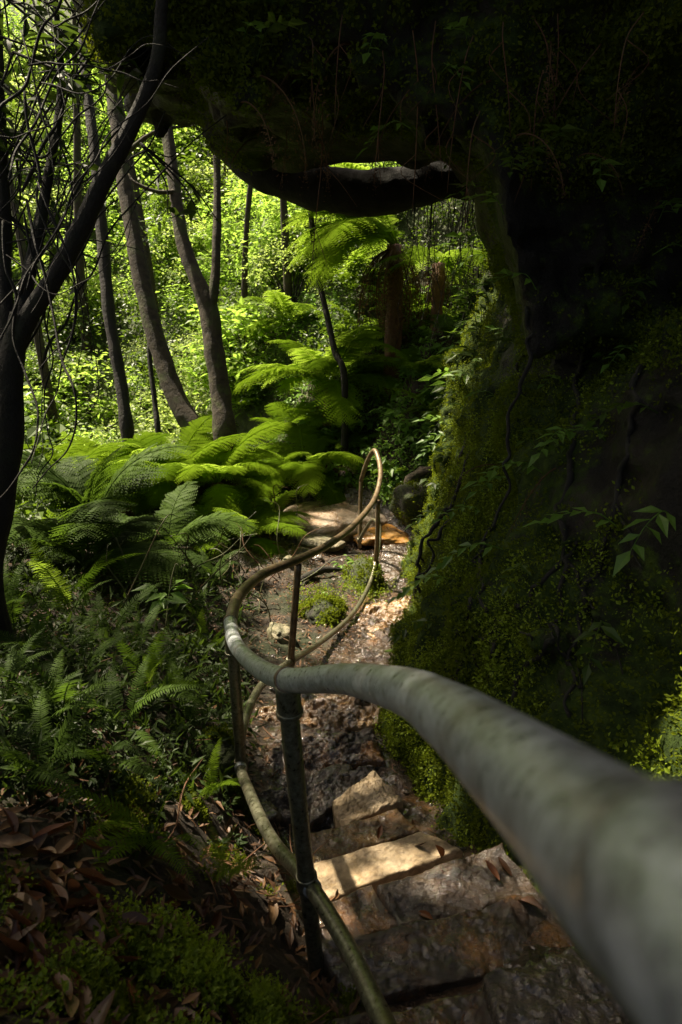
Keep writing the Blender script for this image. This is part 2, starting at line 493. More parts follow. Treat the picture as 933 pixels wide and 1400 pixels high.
hollow = np.exp(-((az[None, :] + .05) / .55) ** 2) * np.interp(ay, [1.0, 2.4, 3.4, 4.6, 5.2], [0, .3, .6, .55, .3])[:, None]
xw = xw + hollow
over = np.interp(ay, [-1.7, 1.2, 2.4, 3.3, 5.0, 7], [.1, .25, .5, .8, .8, .35])[:, None]
xw = xw - over * np.clip(az[None, :] - .6, 0, 2.2)
wall = (xw[None, :, :] - ax[:, None, None]).astype(np.float32) * .85
# overhanging block
lip = np.array([D(px, py, 5.2)[[0, 2]] for px, py in [(60, -120), (120, 40), (150, 100), (185, 140), (215, 149), (272, 153), (290, 178), (318, 208), (350, 218), (405, 216), (430, 213), (480, 211), (535, 214), (556, 226),
                                                      (575, 236), (620, 240), (650, 268), (670, 330), (700, 420)]])
yf = np.interp(ay, [2.9, 5.2, 6], [.66, 1.0, 1.08])
uX = ax[:, None] / yf[None, :]
zb = np.interp(uX, lip[:, 0], lip[:, 1])
zb = np.where(uX < lip[0, 0], lip[0, 1] + (lip[0, 0] - uX) * 3, zb)
bot = ((zb[:, :, None] - az[None, None, :]) * .75).astype(np.float32)
yfront = 3.15 + .12 * np.clip(az - .4, 0, 3)
fr = (yfront[None, None, :] - ay[None, :, None]).astype(np.float32)
bk = (ay - 5.45)[None, :, None].astype(np.float32)
block = np.maximum(np.maximum(bot, fr), bk)
block = np.maximum(block, (-ax - 2.1)[:, None, None].astype(np.float32))
k = .16
hs = np.clip(.5 + .5 * (block - wall) / k, 0, 1)
S = block * (1 - hs) + wall * hs - k * hs * (1 - hs)
S = np.maximum(S, (ay - 7.9)[None, :, None].astype(np.float32))
del bot, fr, hs, block, wall
idx = np.argwhere(np.abs(S) < .42)
pp = np.column_stack([ax[idx[:, 0]], ay[idx[:, 1]], az[idx[:, 2]]])
nz_ = fbm(pp * np.array([1, 1, .8]), 1.3, 2) * .12 + fbm(pp * np.array([1, 1, 1.5]), 3.2, 3) * .085 + fbm(pp * np.array([1.3, 1.3, .6]), 9, 3, .6) * .034
nz_ = nz_ + fbm(pp * np.array([.8, .8, 5.5]), 1.0, 3, .6) * .05 + (np.abs(vnoise(pp * 6.5 + 3)) - .25) * .075 * np.clip((-.4 - pp[:, 2]) / .6, 0.15, 1)
# keep the thin slot of light under the overhang open
slot = np.exp(-(((pp[:, 0] / (.55 + .45 * pp[:, 1] / 5.2)) - .07) / .55) ** 2) * np.clip((pp[:, 1] - 4.4) / .7, 0, 1) * np.exp(-((pp[:, 2] - .75) / .35) ** 2)
S[idx[:, 0], idx[:, 1], idx[:, 2]] += (nz_ * (1 - .8 * slot)).astype(np.float32)
S[0], S[-1] = .5, .5
S[:, 0], S[:, -1] = .5, .5
S[:, :, 0], S[:, :, -1] = .5, .5


def surface_nets(S, o, h):
    sg = S < 0
    c = np.zeros(tuple(n - 1 for n in S.shape), np.uint8)
    for dx in (0, 1):
        for dy in (0, 1):
            for dz in (0, 1):
                c += sg[dx:S.shape[0] - 1 + dx, dy:S.shape[1] - 1 + dy, dz:S.shape[2] - 1 + dz]
    act = np.argwhere((c > 0) & (c < 8))
    im = np.full(c.shape, -1, np.int32); im[act[:, 0], act[:, 1], act[:, 2]] = np.arange(len(act))
    acc = np.zeros((len(act), 3)); cnt = np.zeros(len(act))
    cs = [(a, b, d) for a in (0, 1) for b in (0, 1) for d in (0, 1)]
    for a in cs:
        for ax_ in range(3):
            if a[ax_]: continue
            b = list(a); b[ax_] = 1
            va = S[act[:, 0] + a[0], act[:, 1] + a[1], act[:, 2] + a[2]]; vb = S[act[:, 0] + b[0], act[:, 1] + b[1], act[:, 2] + b[2]]
            mk = (va < 0) != (vb < 0)
            t = np.where(mk, va / np.where(mk, va - vb, 1), 0)
            p = np.tile(np.array(a, float), (len(act), 1)); p[:, ax_] = t
            acc[mk] += p[mk]; cnt[mk] += 1
    V = (act + acc / cnt[:, None]) * h + np.array(o)
    faces = []
    for ax_ in range(3):
        u, v = (ax_ + 1) % 3, (ax_ + 2) % 3
        sl0 = [slice(None)] * 3; sl1 = [slice(None)] * 3
        sl0[ax_] = slice(0, -1); sl1[ax_] = slice(1, None)
        a, b = sg[tuple(sl0)], sg[tuple(sl1)]
        e = np.argwhere(a != b)
        e = e[(e[:, u] > 0) & (e[:, v] > 0) & (e[:, u] < S.shape[u] - 1) & (e[:, v] < S.shape[v] - 1)]
        ins = a[e[:, 0], e[:, 1], e[:, 2]]

        def at_(du, dv):
            q = e.copy(); q[:, u] += du; q[:, v] += dv
            return im[q[:, 0], q[:, 1], q[:, 2]]
        q = np.stack([at_(-1, -1), at_(0, -1), at_(0, 0), at_(-1, 0)], -1)
        q[~ins] = q[~ins][:, ::-1]
        faces.append(q)
    return V, np.concatenate(faces)


Vc, Qc = surface_nets(S, (ox, oy, oz), h)
del S
mm_ = np.clip(.62 + .5 * fbm(Vc, 1.6, 3) - .30 * np.clip((Vc[:, 2] + .9) / 1.0, -1.2, 1.4), 0, 1)
front = np.clip(1 - np.abs(Vc[:, 1] - 3.1) / .4, 0, 1) * np.clip((Vc[:, 2] - .3) / .5, 0, 1)
mm_ = np.maximum(mm_, front * .75)
mm_ = np.maximum(mm_, np.clip((Vc[:, 1] - 4.6) / .8, 0, 1) * np.clip((.5 - Vc[:, 2]) / .5, 0, 1) * np.clip(.75 + .4 * fbm(Vc, 3, 2), 0, 1))  # moss raised at the far edge to darken it where shade is missing
cliff = obj('cliff', mesh_np('cliff', Vc, Qc, M['cliff'], True, mm_))
tag(cliff, 'dark mossy sandstone cliff with a deep overhang above the path', 'cliff', kind='structure')
cbvh = BVHTree.FromPolygons([tuple(v) for v in Vc], [tuple(int(k) for k in q) for q in Qc])


def hit(px, py, which='cliff'):
    r = Vector(ray(px, py)).normalized()
    b = cbvh if which == 'cliff' else gbvh
    loc, nor, ix, dist = b.ray_cast(Vector((0, 0, 0)), r)
    if loc is None: return None, None
    if nor.dot(r) > 0: nor = -nor
    return np.array(loc), np.array(nor)


# ------------------------------------------------------------------ steps and rocks
def slab(name, quad, thick, mat, label, cat='step', rough=.012, rnd=.011, parent=None, seed=0, n=100):
    """stone slab: bilinear patch of four top corners (x,y,z), rounded worn edges, sides down to thick"""
    q = np.array(quad, float)
    u, v = np.meshgrid(np.linspace(0, 1, n), np.linspace(0, 1, n), indexing='ij')
    u, v = u.ravel()[:, None], v.ravel()[:, None]
    Pt = q[0] * (1 - u) * (1 - v) + q[1] * u * (1 - v) + q[2] * u * v + q[3] * (1 - u) * v
    c = Pt.mean(0)
    w1 = np.linalg.norm(q[1] - q[0]); w2 = np.linalg.norm(q[3] - q[0])
    ed = np.minimum(np.minimum(u, 1 - u) * w1, np.minimum(v, 1 - v) * w2)[:, 0]
    drop = np.where(ed < rnd, rnd * (1 - np.sqrt(np.clip(1 - ((rnd - ed) / rnd) ** 2, 0, 1))), 0)
    s = seed * 3.7
    Pt[:, 2] += fbm(Pt + s, 4, 2, .5) * rough * .55 + fbm(Pt + s, 26, 4, .65) * rough * .42 - drop * .9 - np.clip(fbm(Pt + s, 11, 3) - .25, 0, 1) * rough * 1.6
    Pt[:, :2] += (np.column_stack([fbm(Pt + s + 3, 5, 3), fbm(Pt + s + 8, 5, 3)]) * .016) * np.clip(1 - ed / .15, 0, 1)[:, None]
    ix = np.arange(n * n).reshape(n, n)
    f = np.stack([ix[:-1, :-1], ix[1:, :-1], ix[1:, 1:], ix[:-1, 1:]], -1).reshape(-1, 4)
    bd = np.concatenate([ix[:-1, 0], ix[-1, :-1], ix[:0:-1, -1], ix[0, :0:-1]])
    m = len(bd)
    B = [Pt]
    rings = [bd]
    for kk in range(1, 5):
        R = Pt[bd].copy(); R[:, 2] -= thick * kk / 4
        dr = R[:, :2] - c[:2]
        R[:, :2] += dr * (fbm(R + s, 9, 2) * .02)[:, None]
        rings.append(np.arange(m) + n * n + (kk - 1) * m); B.append(R)
    fs = [f]
    for a, b in zip(rings[:-1], rings[1:]):
        fs.append(np.stack([a, b, np.roll(b, -1), np.roll(a, -1)], -1))
    V = np.concatenate(B)
    o0 = c.copy(); o0[2] -= thick
    fs = np.concatenate(fs)
    d = q[1] - q[0]; e = q[3] - q[0]
    if np.cross(d, e)[2] < 0: fs = fs[:, ::-1]
    o = obj(name, mesh_np(name, V - o0, fs, mat), parent, loc=o0)
    return tag(o, label, cat)


def gq(pts, z, tilt=(0, 0, 0, 0)):
    return [G(px, py, z + t) for (px, py), t in zip(pts, tilt)]


slab('stone_step', gq([(663, 1325), (783, 1284), (900, 1440), (700, 1450)], -1.60), .16, M['step_grey'], 'grey pitted sandstone block lowest in frame under the near pipe', rough=.014, seed=1)
slab('stone_step', gq([(440, 1400), (668, 1345), (700, 1460), (480, 1500)], -1.64), .16, M['step_dark'], 'black wet step beside the grey pitted block at the bottom edge', rough=.012, seed=2)
slab('stone_step', gq([(440, 1290), (735, 1215), (800, 1300), (478, 1372)], -1.765, (.01, 0, 0, -.01)), .16, M['step_dark'], 'broad wet amber-brown tread under the near pipe above the black step', rough=.012, seed=3)
slab('stone_step', gq([(512, 1210), (690, 1148), (735, 1222), (545, 1262)], -1.875, (0, .02, .02, 0)), .14, M['step_grey'], 'rough greyish-brown stone block right of the dark half of its step', rough=.016, seed=4)
slab('stone_step', gq([(425, 1240), (514, 1210), (546, 1264), (440, 1302)], -1.89), .14, M['step_dark'], 'dark wet stone tread beside the near post and left of the rough block', rough=.008, seed=5)
slab('stone_step', gq([(425, 1180), (572, 1134), (632, 1162), (430, 1238)], -2.0, (.0, .0, .0, 0)), .14, M['step_sunlit'], 'dry pale sunlit sandstone tread beside the near post', rough=.008, seed=6)
slab('stone_step', gq([(415, 1145), (545, 1103), (580, 1132), (420, 1186)], -2.085), .14, M['step_amber'], 'narrow amber sandstone tread just beyond the pale sunlit tread', rough=.01, seed=7)
slab('stone_step', gq([(455, 1095), (515, 1052), (552, 1092), (470, 1130)], -2.13, (0, .03, .02, 0)), .14, M['step_sunlit'], 'broken cream stone lump above the narrow amber tread', rough=.02, seed=8)
slab('flat_stone', gq([(425, 1092), (452, 1075), (462, 1095), (425, 1128)], -2.15), .10, M['step_grey'], 'small grey flat stone behind the near post beside the cream lump', 'stone', rough=.012, seed=9)

slab('rock_ledge', gq([(340, 1085), (515, 1042), (535, 1078), (350, 1128)], -2.165, (0, .03, .02, -.01)), .12, M['step_grey'], 'wet brown rock ledge behind the near post just beyond the cream lump', 'rock ledge', rough=.035, seed=21, rnd=.03)
slab('rock_ledge', gq([(335, 1022), (512, 992), (522, 1040), (338, 1078)], -2.215, (0, .03, .02, 0)), .12, M['step_dark'], 'dark wet rock ledge behind the near post in the middle of three', 'rock ledge', rough=.04, seed=22, rnd=.03)
slab('rock_ledge', gq([(345, 965), (525, 938), (520, 990), (340, 1018)], -2.31, (0, .03, .02, 0)), .12, M['step_amber'], 'wet rock ledge showing just under the bend of the near pipe', 'rock ledge', rough=.04, seed=23, rnd=.03)
slab('rock_ledge', gq([(522, 745), (588, 742), (592, 800), (520, 822)], -2.955), .12, M['step_grey'], 'flat grey wet ledge between the tall far post and the cliff', 'rock ledge', rough=.015, seed=24, rnd=.02)
slab('rock_ledge', gq([(500, 826), (590, 806), (578, 868), (470, 885)], -2.775, (0, 0, .02, .02)), .14, M['step_amber'], 'brown wet ledge on the narrow path beside the moss foot', 'rock ledge', rough=.03, seed=25, rnd=.03)


def boulder(name, c, r, mat, label, cat='rock', seed=0, sub=30, rough=.22):
    th, ph = np.meshgrid(np.linspace(0, math.pi, sub), np.linspace(0, 2 * math.pi, sub * 2, endpoint=False), indexing='ij')
    S_ = np.column_stack([(np.sin(th) * np.cos(ph)).ravel(), (np.sin(th) * np.sin(ph)).ravel(), np.cos(th).ravel()])
    d = 1 + rough * fbm(S_ + seed * 5.1, 1.3, 4, .55)
    S_ = np.sign(S_) * np.abs(S_) ** .8
    V = S_ * d[:, None] * np.array(r)
    n2 = sub * 2
    i = np.arange(sub - 1)[:, None] * n2; j = np.arange(n2)[None, :]
    f = np.stack([i + j, i + n2 + j, i + n2 + (j + 1) % n2, i + (j + 1) % n2], -1).reshape(-1, 4)
    o = obj(name, mesh_np(name, V, f, mat), loc=c)
    return tag(o, label, cat)


def at_ground(px, py, dz=0.0):
    p, n = hit(px, py, 'ground')
    return p + np.array([0, 0, dz])


# ------------------------------------------------------------------ handrail
TR = [(.10, -.8, .22), (.085, -.35, .045)] + [tuple(P(*a)) for a in [
    (1160, 1440, .105), (976, 1267, .145), (853, 1178, .20), (765, 1100, .272), (681, 1030, .375), (612, 977, .53), (550, 944, .75), (470, 928, 1.14),
    (393, 929, 1.47), (350, 910, 1.86), (322, 880, 2.3), (315, 850, 2.65), (327, 815, 3.0), (360, 785, 3.45), (408, 765, 3.87), (450, 744, 4.5), (484, 718, 5.4),
    (511, 685, 6.25), (520, 655, 6.65), (519, 632, 6.95), (512, 616, 7.15), (502, 632, 7.3), (494, 657, 7.45)]]
rail = empty('handrail', tuple(P(436, 1335, 1.85)))
tag(rail, 'winding two-bar railing of weathered galvanised pipe beside the steps', 'handrail')
inv = -np.array(rail.location)


def rpart(name, V, f, mat, parent=rail, smooth=True, label=None):
    o = obj(name, mesh_np(name, V + (inv if parent is rail else inv), f, mat), parent)
    if label: o['label'] = label
    return o


# split the long rail where the pipe turns brown, at the far joint
rpart('top_rail', *tube(TR[:14], .0255, 28, 14, .008, 14), M['pipe'])
far = rpart('top_rail', *tube(TR[13:], .0245, 16, 10, .03, 12), M['rusty'], label='brown rust-filmed far part of the top rail')
LR = [P(*a) for a in [(600, 1560, 1.05), (540, 1430, 1.22), (512, 1370, 1.34), (470, 1285, 1.53), (420, 1205, 1.76), (372, 1148, 2.05), (342, 1085, 2.45), (329, 1045, 2.72), (333, 992, 3.0), (352, 945, 3.4),
                      (375, 920, 3.75), (398, 904, 4.08), (440, 877, 4.9), (482, 840, 5.65), (505, 800, 6.25), (514, 768, 6.5), (519, 738, 6.75), (518, 718, 6.95), (510, 711, 7.1), (500, 724, 7.25), (492, 738, 7.4)]]
rpart('lower_rail', *tube(LR[:11], .0205, 18, 10, .03, 12), M['pipe_dull'])
rpart('lower_rail', *tube(LR[10:], .0195, 14, 8, .03, 12), M['pipe_dull'])


def ringc(c, axis, r, hgt):
    axis = np.array(axis, float); axis /= np.linalg.norm(axis)
    pts = [np.array(c) + axis * t * hgt for t in (-.5, -.42, .42, .5)]
    return tube(pts, [r * .9, r, r, r * .9], 20, 4)


posts = [([(393, 936, 1.48), (402, 1040, 1.57), (420, 1205, 1.74), (437, 1360, 1.9)], .0215, M['pipe_dull'], True),
         ([(317, 868, 2.55), (323, 950, 2.62), (330, 1045, 2.74), (338, 1175, 2.98)], .0215, M['pipe_dull'], True),
         ([(408, 772, 3.87), (402, 850, 3.98), (398, 904, 4.08), (396, 975, 4.35)], .021, M['rusty'], False),
         ([(517, 684, 6.3), (516, 740, 6.42), (514, 770, 6.5), (514, 822, 6.7)], .0215, M['rusty'], False),
         ([(494, 655, 7.45), (493, 690, 7.48), (492, 738, 7.5), (492, 748, 7.55)], .0215, M['rusty'], False)]
for pts, r, mt, col in posts:
    W = [P(*a) for a in pts]
    po = rpart('post', *tube(W, r, 18, 8, .03, 12), mt)
    if col:
        axs = W[1] - W[0]; axs = axs / np.linalg.norm(axs)
        rpart('clamp', *join([ringc(W[0] + axs * .035, axs, r * 1.28, .07), ringc(W[0] + axs * .074, axs, r * 1.42, .012)]), M['pipe_dull'], po)
    t = (W[3] - W[2]); t /= np.linalg.norm(t)
    rpart('clamp', *ringc(W[2], t, r * 1.3, .045), M['pipe_dull'], po)
# saddle rings where rail meets the near posts, and couplings on the lower rail
for (k, r) in ((12 - 2, .031), (15 - 2, .031)):
    c = np.array(TR[k]); d = np.array(TR[k + 1]) - np.array(TR[k - 1])
    rpart('saddle_ring', *ringc(c, d, r * .93, .016), M['rusty'])
for k in (4, 7):
    d = LR[k + 1] - LR[k - 1]; d = d / np.linalg.norm(d)
    rpart('coupling', *ringc(LR[k] + d * -.035, d, .0245, .022), M['pipe'])
# ------------------------------------------------------------------ leaf scatter
LEAF_V = np.array([(0, 0, 0), (-.24, .38, .07), (0, 1, -.10), (.24, .38, .07), (0, .42, 0)], float)
LEAF_T = np.array([(0, 4, 1), (1, 4, 2), (0, 3, 4), (4, 3, 2)])
SLIM_V = LEAF_V * np.array([.62, 1, .9])
QUAD_V = np.array([(0, 0, 0), (-.30, .45, .08), (0, 1, -.06), (.30, .45, .08)], float)
QUAD_T = np.array([(0, 3, 2), (0, 2, 1)])
TRI_V = np.array([(-.22, 0, 0), (.22, 0, 0), (0, 1, 0)], float)
TRI_T = np.array([(0, 1, 2)])


def unit(a):
    return a / (np.linalg.norm(a, axis=-1, keepdims=True) + 1e-9)


def scatter(tv, tf, pos, fwd, up, size):
    pos = np.asarray(pos, float); n = len(pos)
    y = unit(fwd); x = unit(np.cross(y, up)); z = np.cross(x, y)
    size = np.broadcast_to(np.asarray(size, float), (n,))
    V = pos[:, None, :] + size[:, None, None] * (tv[None, :, 0:1] * x[:, None, :] + tv[None, :, 1:2] * y[:, None, :] + tv[None, :, 2:3] * z[:, None, :])
    f = (np.arange(n) * len(tv))[:, None, None] + tf[None]
    return V.reshape(-1, 3), f.reshape(-1, 3)


def rdir(n, zlo=-1, zhi=1):
    z = rng.uniform(zlo, zhi, n); a = rng.uniform(0, 2 * math.pi, n); r = np.sqrt(1 - z * z)
    return np.column_stack([r * np.cos(a), r * np.sin(a), z])


def foliage(n_cl, per, rad, cl_r, leaf, flat=.7, tv=LEAF_V, tf=LEAF_T, hollow=.45):
    """leaf clumps spread through an ellipsoid of radii rad, leaves lie roughly level in each clump"""
    c = rdir(n_cl) * (rng.uniform(hollow, 1, n_cl) ** .7)[:, None] * np.array(rad)
    cr = cl_r * rng.uniform(.6, 1.35, n_cl)
    idx = np.repeat(np.arange(n_cl), per)
    o = rdir(len(idx)) * (rng.uniform(0, 1, len(idx)) ** .45)[:, None] * cr[idx][:, None]; o[:, 2] *= flat
    fw = unit(o) * .6 + rdir(len(idx)) * .8; fw[:, 2] = fw[:, 2] * .5 - .12
    up = rdir(len(idx)) * .55 + np.array([0, 0, 1.0])
    return scatter(tv, tf, c[idx] + o, fw, up, leaf * rng.uniform(.6, 1.3, len(idx)))


# ------------------------------------------------------------------ fern fronds (shared meshes)
def rachis(a0, a1, n=40, p=1.0, sway=0.0):
    t = np.linspace(0, 1, n)
    a = a0 + (a1 - a0) * t ** p
    d = np.column_stack([sway * t, np.cos(a), np.sin(a)]); d = unit(d)
    c = np.vstack([[0, 0, 0], np.cumsum(d[:-1], 0)]) / (n - 1)
    return t, c, d


def frond_bip(name, mat, a0, a1, pairs=24, ragged=0, width=.30, t0=.16, p=1.0, sway=0.0, nl=13, droop=.25):
    t, c, d = rachis(a0, a1, 40, p, sway)
    parts = [tube(c[::3], np.linspace(.0085, .0016, len(c[::3])), 5, 2, cap=False)]
    pos, fw, up, sz = [], [], [], []
    for k in range(pairs):
        tt = t0 + (1 - t0) * (k + .3) / pairs
        i = tt * 39; i0 = min(int(i), 38)
        b = c[i0] + (c[i0 + 1] - c[i0]) * (i - i0); tg = d[i0]
        s = (tt - t0) / (1 - t0)
        L = width * (math.sin(math.pi * min(1, (s * .86 + .10))) ** .75) * (1 - .25 * s) + .012
        ang = math.radians(72 - 28 * s)
        side = unit(np.cross(tg, [0, 0, 1.0])); nrm = np.cross(side, tg)
        for sg in (-1, 1):
            jl = rng.uniform(.88, 1.06)
            if ragged:
                if rng.random() < ragged: continue
                jl = rng.uniform(.4, 1.1)
            dv = tg * math.cos(ang) + sg * side * math.sin(ang) + nrm * rng.uniform(-.12, .12) + (rng.normal(0, .5, 3) if ragged else 0)
            m = max(4, int(nl * (L / width) ** .6))
            u = (np.arange(m) + .6) / m
            ctr = b + np.outer(u * L * jl, dv) - np.outer(u ** 2 * L * droop, [0, 0, 1.0])
            ll = L * .24 * (1 - u) ** .55 * (.65 + .35 * np.minimum(1, u * 5)) + .006
            cr = unit(np.cross(dv, nrm))
            for q in (-1, 1):
                pos.append(ctr); fw.append(np.tile(cr * q + dv * .42, (m, 1)) - np.array([0, 0, .12])); up.append(np.tile(nrm, (m, 1)) + rng.normal(0, .12, (m, 3))); sz.append(ll)
            pos.append(ctr[-1:]); fw.append(dv[None]); up.append(nrm[None]); sz.append(np.array([L * .06 + .004]))
    tv = np.array([(0, 0, 0), (-.26, .4, .0), (0, 1, -.05), (.26, .4, .0)], float)
    parts.append(scatter(tv, QUAD_T, np.concatenate(pos), np.concatenate(fw), np.concatenate(up), np.concatenate(sz)))
    V, f = join(parts)
    return mesh_np(name, V, f, mat, False)


def frond_pin(name, mat, a0, a1, pairs=34, width=.12, t0=.12, p=1.0, sway=0.0):
    t, c, d = rachis(a0, a1, 40, p, sway)
    parts = [tube(c[::3], np.linspace(.006, .0014, len(c[::3])), 5, 2, cap=False)]
    pos, fw, up, sz = [], [], [], []
    for k in range(pairs):
        tt = t0 + (1 - t0) * (k + .3) / pairs
        i = tt * 39; i0 = min(int(i), 38)
        b = c[i0] + (c[i0 + 1] - c[i0]) * (i - i0); tg = d[i0]
        s = (tt - t0) / (1 - t0)
        L = width * (min(1, .45 + s * 3.0)) * (1 - s ** 2.2) ** .8 + .008
        side = unit(np.cross(tg, [0, 0, 1.0])); nrm = np.cross(side, tg)
        for sg in (-1, 1):
            ang = math.radians(78 - 25 * s + rng.uniform(-5, 5))
            pos.append(b); fw.append(tg * math.cos(ang) + sg * side * math.sin(ang) + nrm * rng.uniform(-.2, .08)); up.append(nrm + rng.normal(0, .1, 3)); sz.append(L * rng.uniform(.9, 1.05))
    tv = np.array([(0, 0, 0), (-.085, .12, .01), (-.075, .55, 0), (0, 1, -.08), (.075, .55, 0), (.085, .12, .01)], float)
    tf = np.array([(0, 5, 1), (1, 5, 4), (1, 4, 2), (2, 4, 3)])
    parts.append(scatter(tv, tf, np.array(pos), np.array(fw), np.array(up), np.array(sz)))
    V, f = join(parts)
    return mesh_np(name, V, f, mat, False)


FR = {}
for key, mat in (('lit', M['fern_lit']), ('mid', M['fern']), ('dark', M['fern_shaded']), ('dead', M['fern_dead'])):
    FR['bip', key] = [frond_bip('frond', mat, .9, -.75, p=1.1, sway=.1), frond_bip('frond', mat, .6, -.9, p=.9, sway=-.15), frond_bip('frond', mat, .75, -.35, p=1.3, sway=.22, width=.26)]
    if key == 'dead':
        FR['bip', key] = [frond_bip('frond', mat, .2, -1.6, p=.6, pairs=16, width=.15, nl=5, droop=1.6, ragged=.45), frond_bip('frond', mat, -.2, -1.5, p=.5, pairs=14, width=.13, nl=5, sway=.3, droop=1.8, ragged=.4)]
    FR['pin', key] = [frond_pin('frond', mat, 1.0, -.1, sway=.1), frond_pin('frond', mat, .7, -.7, sway=-.2), frond_pin('frond', mat, .9, -.5, sway=.3, width=.10)]


def fern(loc, n, length, kind, mat, label, group=None, az=None, el=(-.15, .35), cat='fern', name='fern', trunk=None, dead=0, spread=.03):
    loc = np.array(loc, float)
    root = empty(name, loc)
    tag(root, label, cat, group)
    top = np.zeros(3)
    if trunk:
        hgt, r = trunk
        top = np.array([rng.uniform(-.05, .05), rng.uniform(-.05, .05), hgt])
        obj('trunk', mesh_np('trunk', *tube([(0, 0, -.25), (.01, .02, hgt * .5), top], [r * 1.2, r, r * .9], 14, 8, .25, 14), M['bark_red']), root)
    a0, a1 = az if az else (0, 360)
    for k in range(n):
        me = FR[kind, mat][k % 3]
        a = a0 + (a1 - a0) * (k + rng.uniform(.1, .9)) / n
        o = obj('frond', me, root, loc=top + np.array([rng.uniform(-spread, spread), rng.uniform(-spread, spread), rng.uniform(-.02, .03)]),
                rot=(rng.uniform(*el), rng.uniform(-.2, .2), math.radians(a)), sc=length * rng.uniform(.72, 1.12))
    for k in range(dead):
        me = FR['bip', 'dead'][k % 2]
        o = obj('frond', me, root, loc=top - np.array([0, 0, .05]), rot=(rng.uniform(-.5, 0), 0, rng.uniform(0, 6.28)), sc=length * rng.uniform(.45, .8))
        o['label'] = 'withered brown frond hanging down'
    return root


# ------------------------------------------------------------------ trees
def tree_tube(pts, rads, sides=14, bump=.22, bs=5):
    return tube(pts, rads, sides, 10, bump, bs)


def px_path(l):
    return [P(*a) for a in l]


def make_tree(label, trunk, rads, branches=(), crown=None, mat=None, name='tree', bump=.11):
    """trunk: world points from the root up; branches: (pts, rads); crown: list of (centre, radii, clusters, per, leaf)"""
    mat = mat or M['bark']
    base = np.array(trunk[0])
    root = empty(name, base); tag(root, label, 'tree')
    V, f = tree_tube(np.array(trunk) - base, rads, 18, bump)
    obj('trunk', mesh_np('trunk', V, f, mat), root)
    for bp, br in branches:
        V, f = tree_tube(np.array(bp) - base, br, 10, bump)
        obj('branch', mesh_np('branch', V, f, mat), root)
    if crown:
        pr = []
        for c, rad, ncl, per, leaf, clr in crown:
            V, f = foliage(ncl, per, rad, clr, leaf)
            pr.append((V + np.array(c) - base, f))
        V, f = join(pr)
        obj('crown', mesh_np('crown', V, f, M['leaf_mid'], False), root)
    return root


def foot(p, dz=-.15):
    p = np.array(p, float)
    return np.array([p[0], p[1], float(gz(p[0], p[1])[0]) + dz])


def up_to(p, q, z):
    """continue the line p->q up to height z"""
    p, q = np.array(p), np.array(q)
    d = (q - p) / max(q[2] - p[2], .2)
    return q + d * (z - q[2])


# two big trunks in the middle distance, a slim one and a sapling
a = px_path([(272, 606, 8.3), (240, 540, 8.3), (207, 440, 8.35), (184, 330, 8.4), (166, 215, 8.5), (152, 100, 8.6), (140, -20, 8.7)])
a = [foot(a[0])] + a + [a[-1] + np.array([-.4, .3, 1.6]), a[-1] + np.array([-.6, .7, 3.4])]
make_tree('leaning mottled tree trunk curving up left from the fern bed', a, [.19, .135, .12, .108, .10, .09, .085, .08, .07, .03],
          [([a[5], a[5] + np.array([.5, -.2, .25]), a[5] + np.array([1.0, -.3, .3])], [.035, .022, .008])],
          [(a[-1] + np.array([-.5, 1.0, .6]), (1.3, 1.2, .8), 14, 50, .13, .4)])
b = px_path([(309, 606, 8.0), (302, 540, 8.0), (291, 460, 8.0), (285, 420, 8.0), (270, 385, 8.0), (250, 330, 8.05), (238, 250, 8.1), (226, 150, 8.2), (218, 40, 8.3)])
b = [foot(b[0])] + b + [b[-1] + np.array([-.1, .2, 1.6]), b[-1] + np.array([.1, .6, 3.0])]
br = px_path([(287, 430, 7.98), (294, 385, 7.95), (297, 320, 7.95), (297, 250, 7.98), (296, 180, 8.0), (290, 60, 8.1), (284, -60, 8.2)])
stub = px_path([(240, 262, 8.05), (215, 262, 7.95), (185, 250, 7.9), (176, 238, 7.9)])
make_tree('dark forked tree trunk standing nearest to the bright fern', b, [.18, .135, .122, .118, .112, .09, .08, .073, .07, .07, .06, .03],
          [(br, [.07, .055, .05, .046, .042, .04, .03]), (stub, [.03, .024, .02, .008])],
          [(np.array([-2.2, 7.3, 5.2]), (1.2, .8, .5), 20, 60, .13, .36), (np.array([-2.7, 8.1, 5.5]), (1.1, 1.0, .6), 22, 60, .13, .38)])  # unseen crown clusters added to shade the cliff's far edge
c = px_path([(176, 604, 8.8), (165, 520, 8.8), (149, 425, 8.8), (140, 320, 8.85), (130, 210, 8.9), (118, 110, 9.0), (110, 0, 9.0)])
c = [foot(c[0])] + c + [c[-1] + np.array([-.1, .3, 2.2])]
make_tree('slim dark tree trunk left of the leaning mottled trunk', c, [.12, .09, .08, .075, .075, .07, .065, .06, .03], [],
          [(c[-1] + np.array([-.3, .3, .3]), (.9, .8, .6), 8, 50, .12, .36)], M['bark_dark'])
e = px_path([(218, 604, 8.6), (212, 550, 8.6), (205, 490, 8.6), (204, 440, 8.6), (196, 380, 8.7), (190, 300, 8.8)])
make_tree('thin straight sapling stem between the slim and the leaning trunks', [foot(e[0])] + e, [.045, .037, .034, .03, .026, .02, .008], [],
          [(e[-1], (.4, .4, .35), 10, 12, .09, .2)], M['bark_dark'])
g = px_path([(471, 518, 8.9), (458, 480, 8.9), (447, 430, 8.9), (434, 370, 8.9), (426, 300, 8.95), (421, 240, 9.0), (418, 120, 9.1)])
make_tree('thin black leaning stem in front of the tree fern', [foot(g[0])] + g, [.05, .042, .042, .038, .036, .034, .03, .02], [], None, M['bark_dark'])

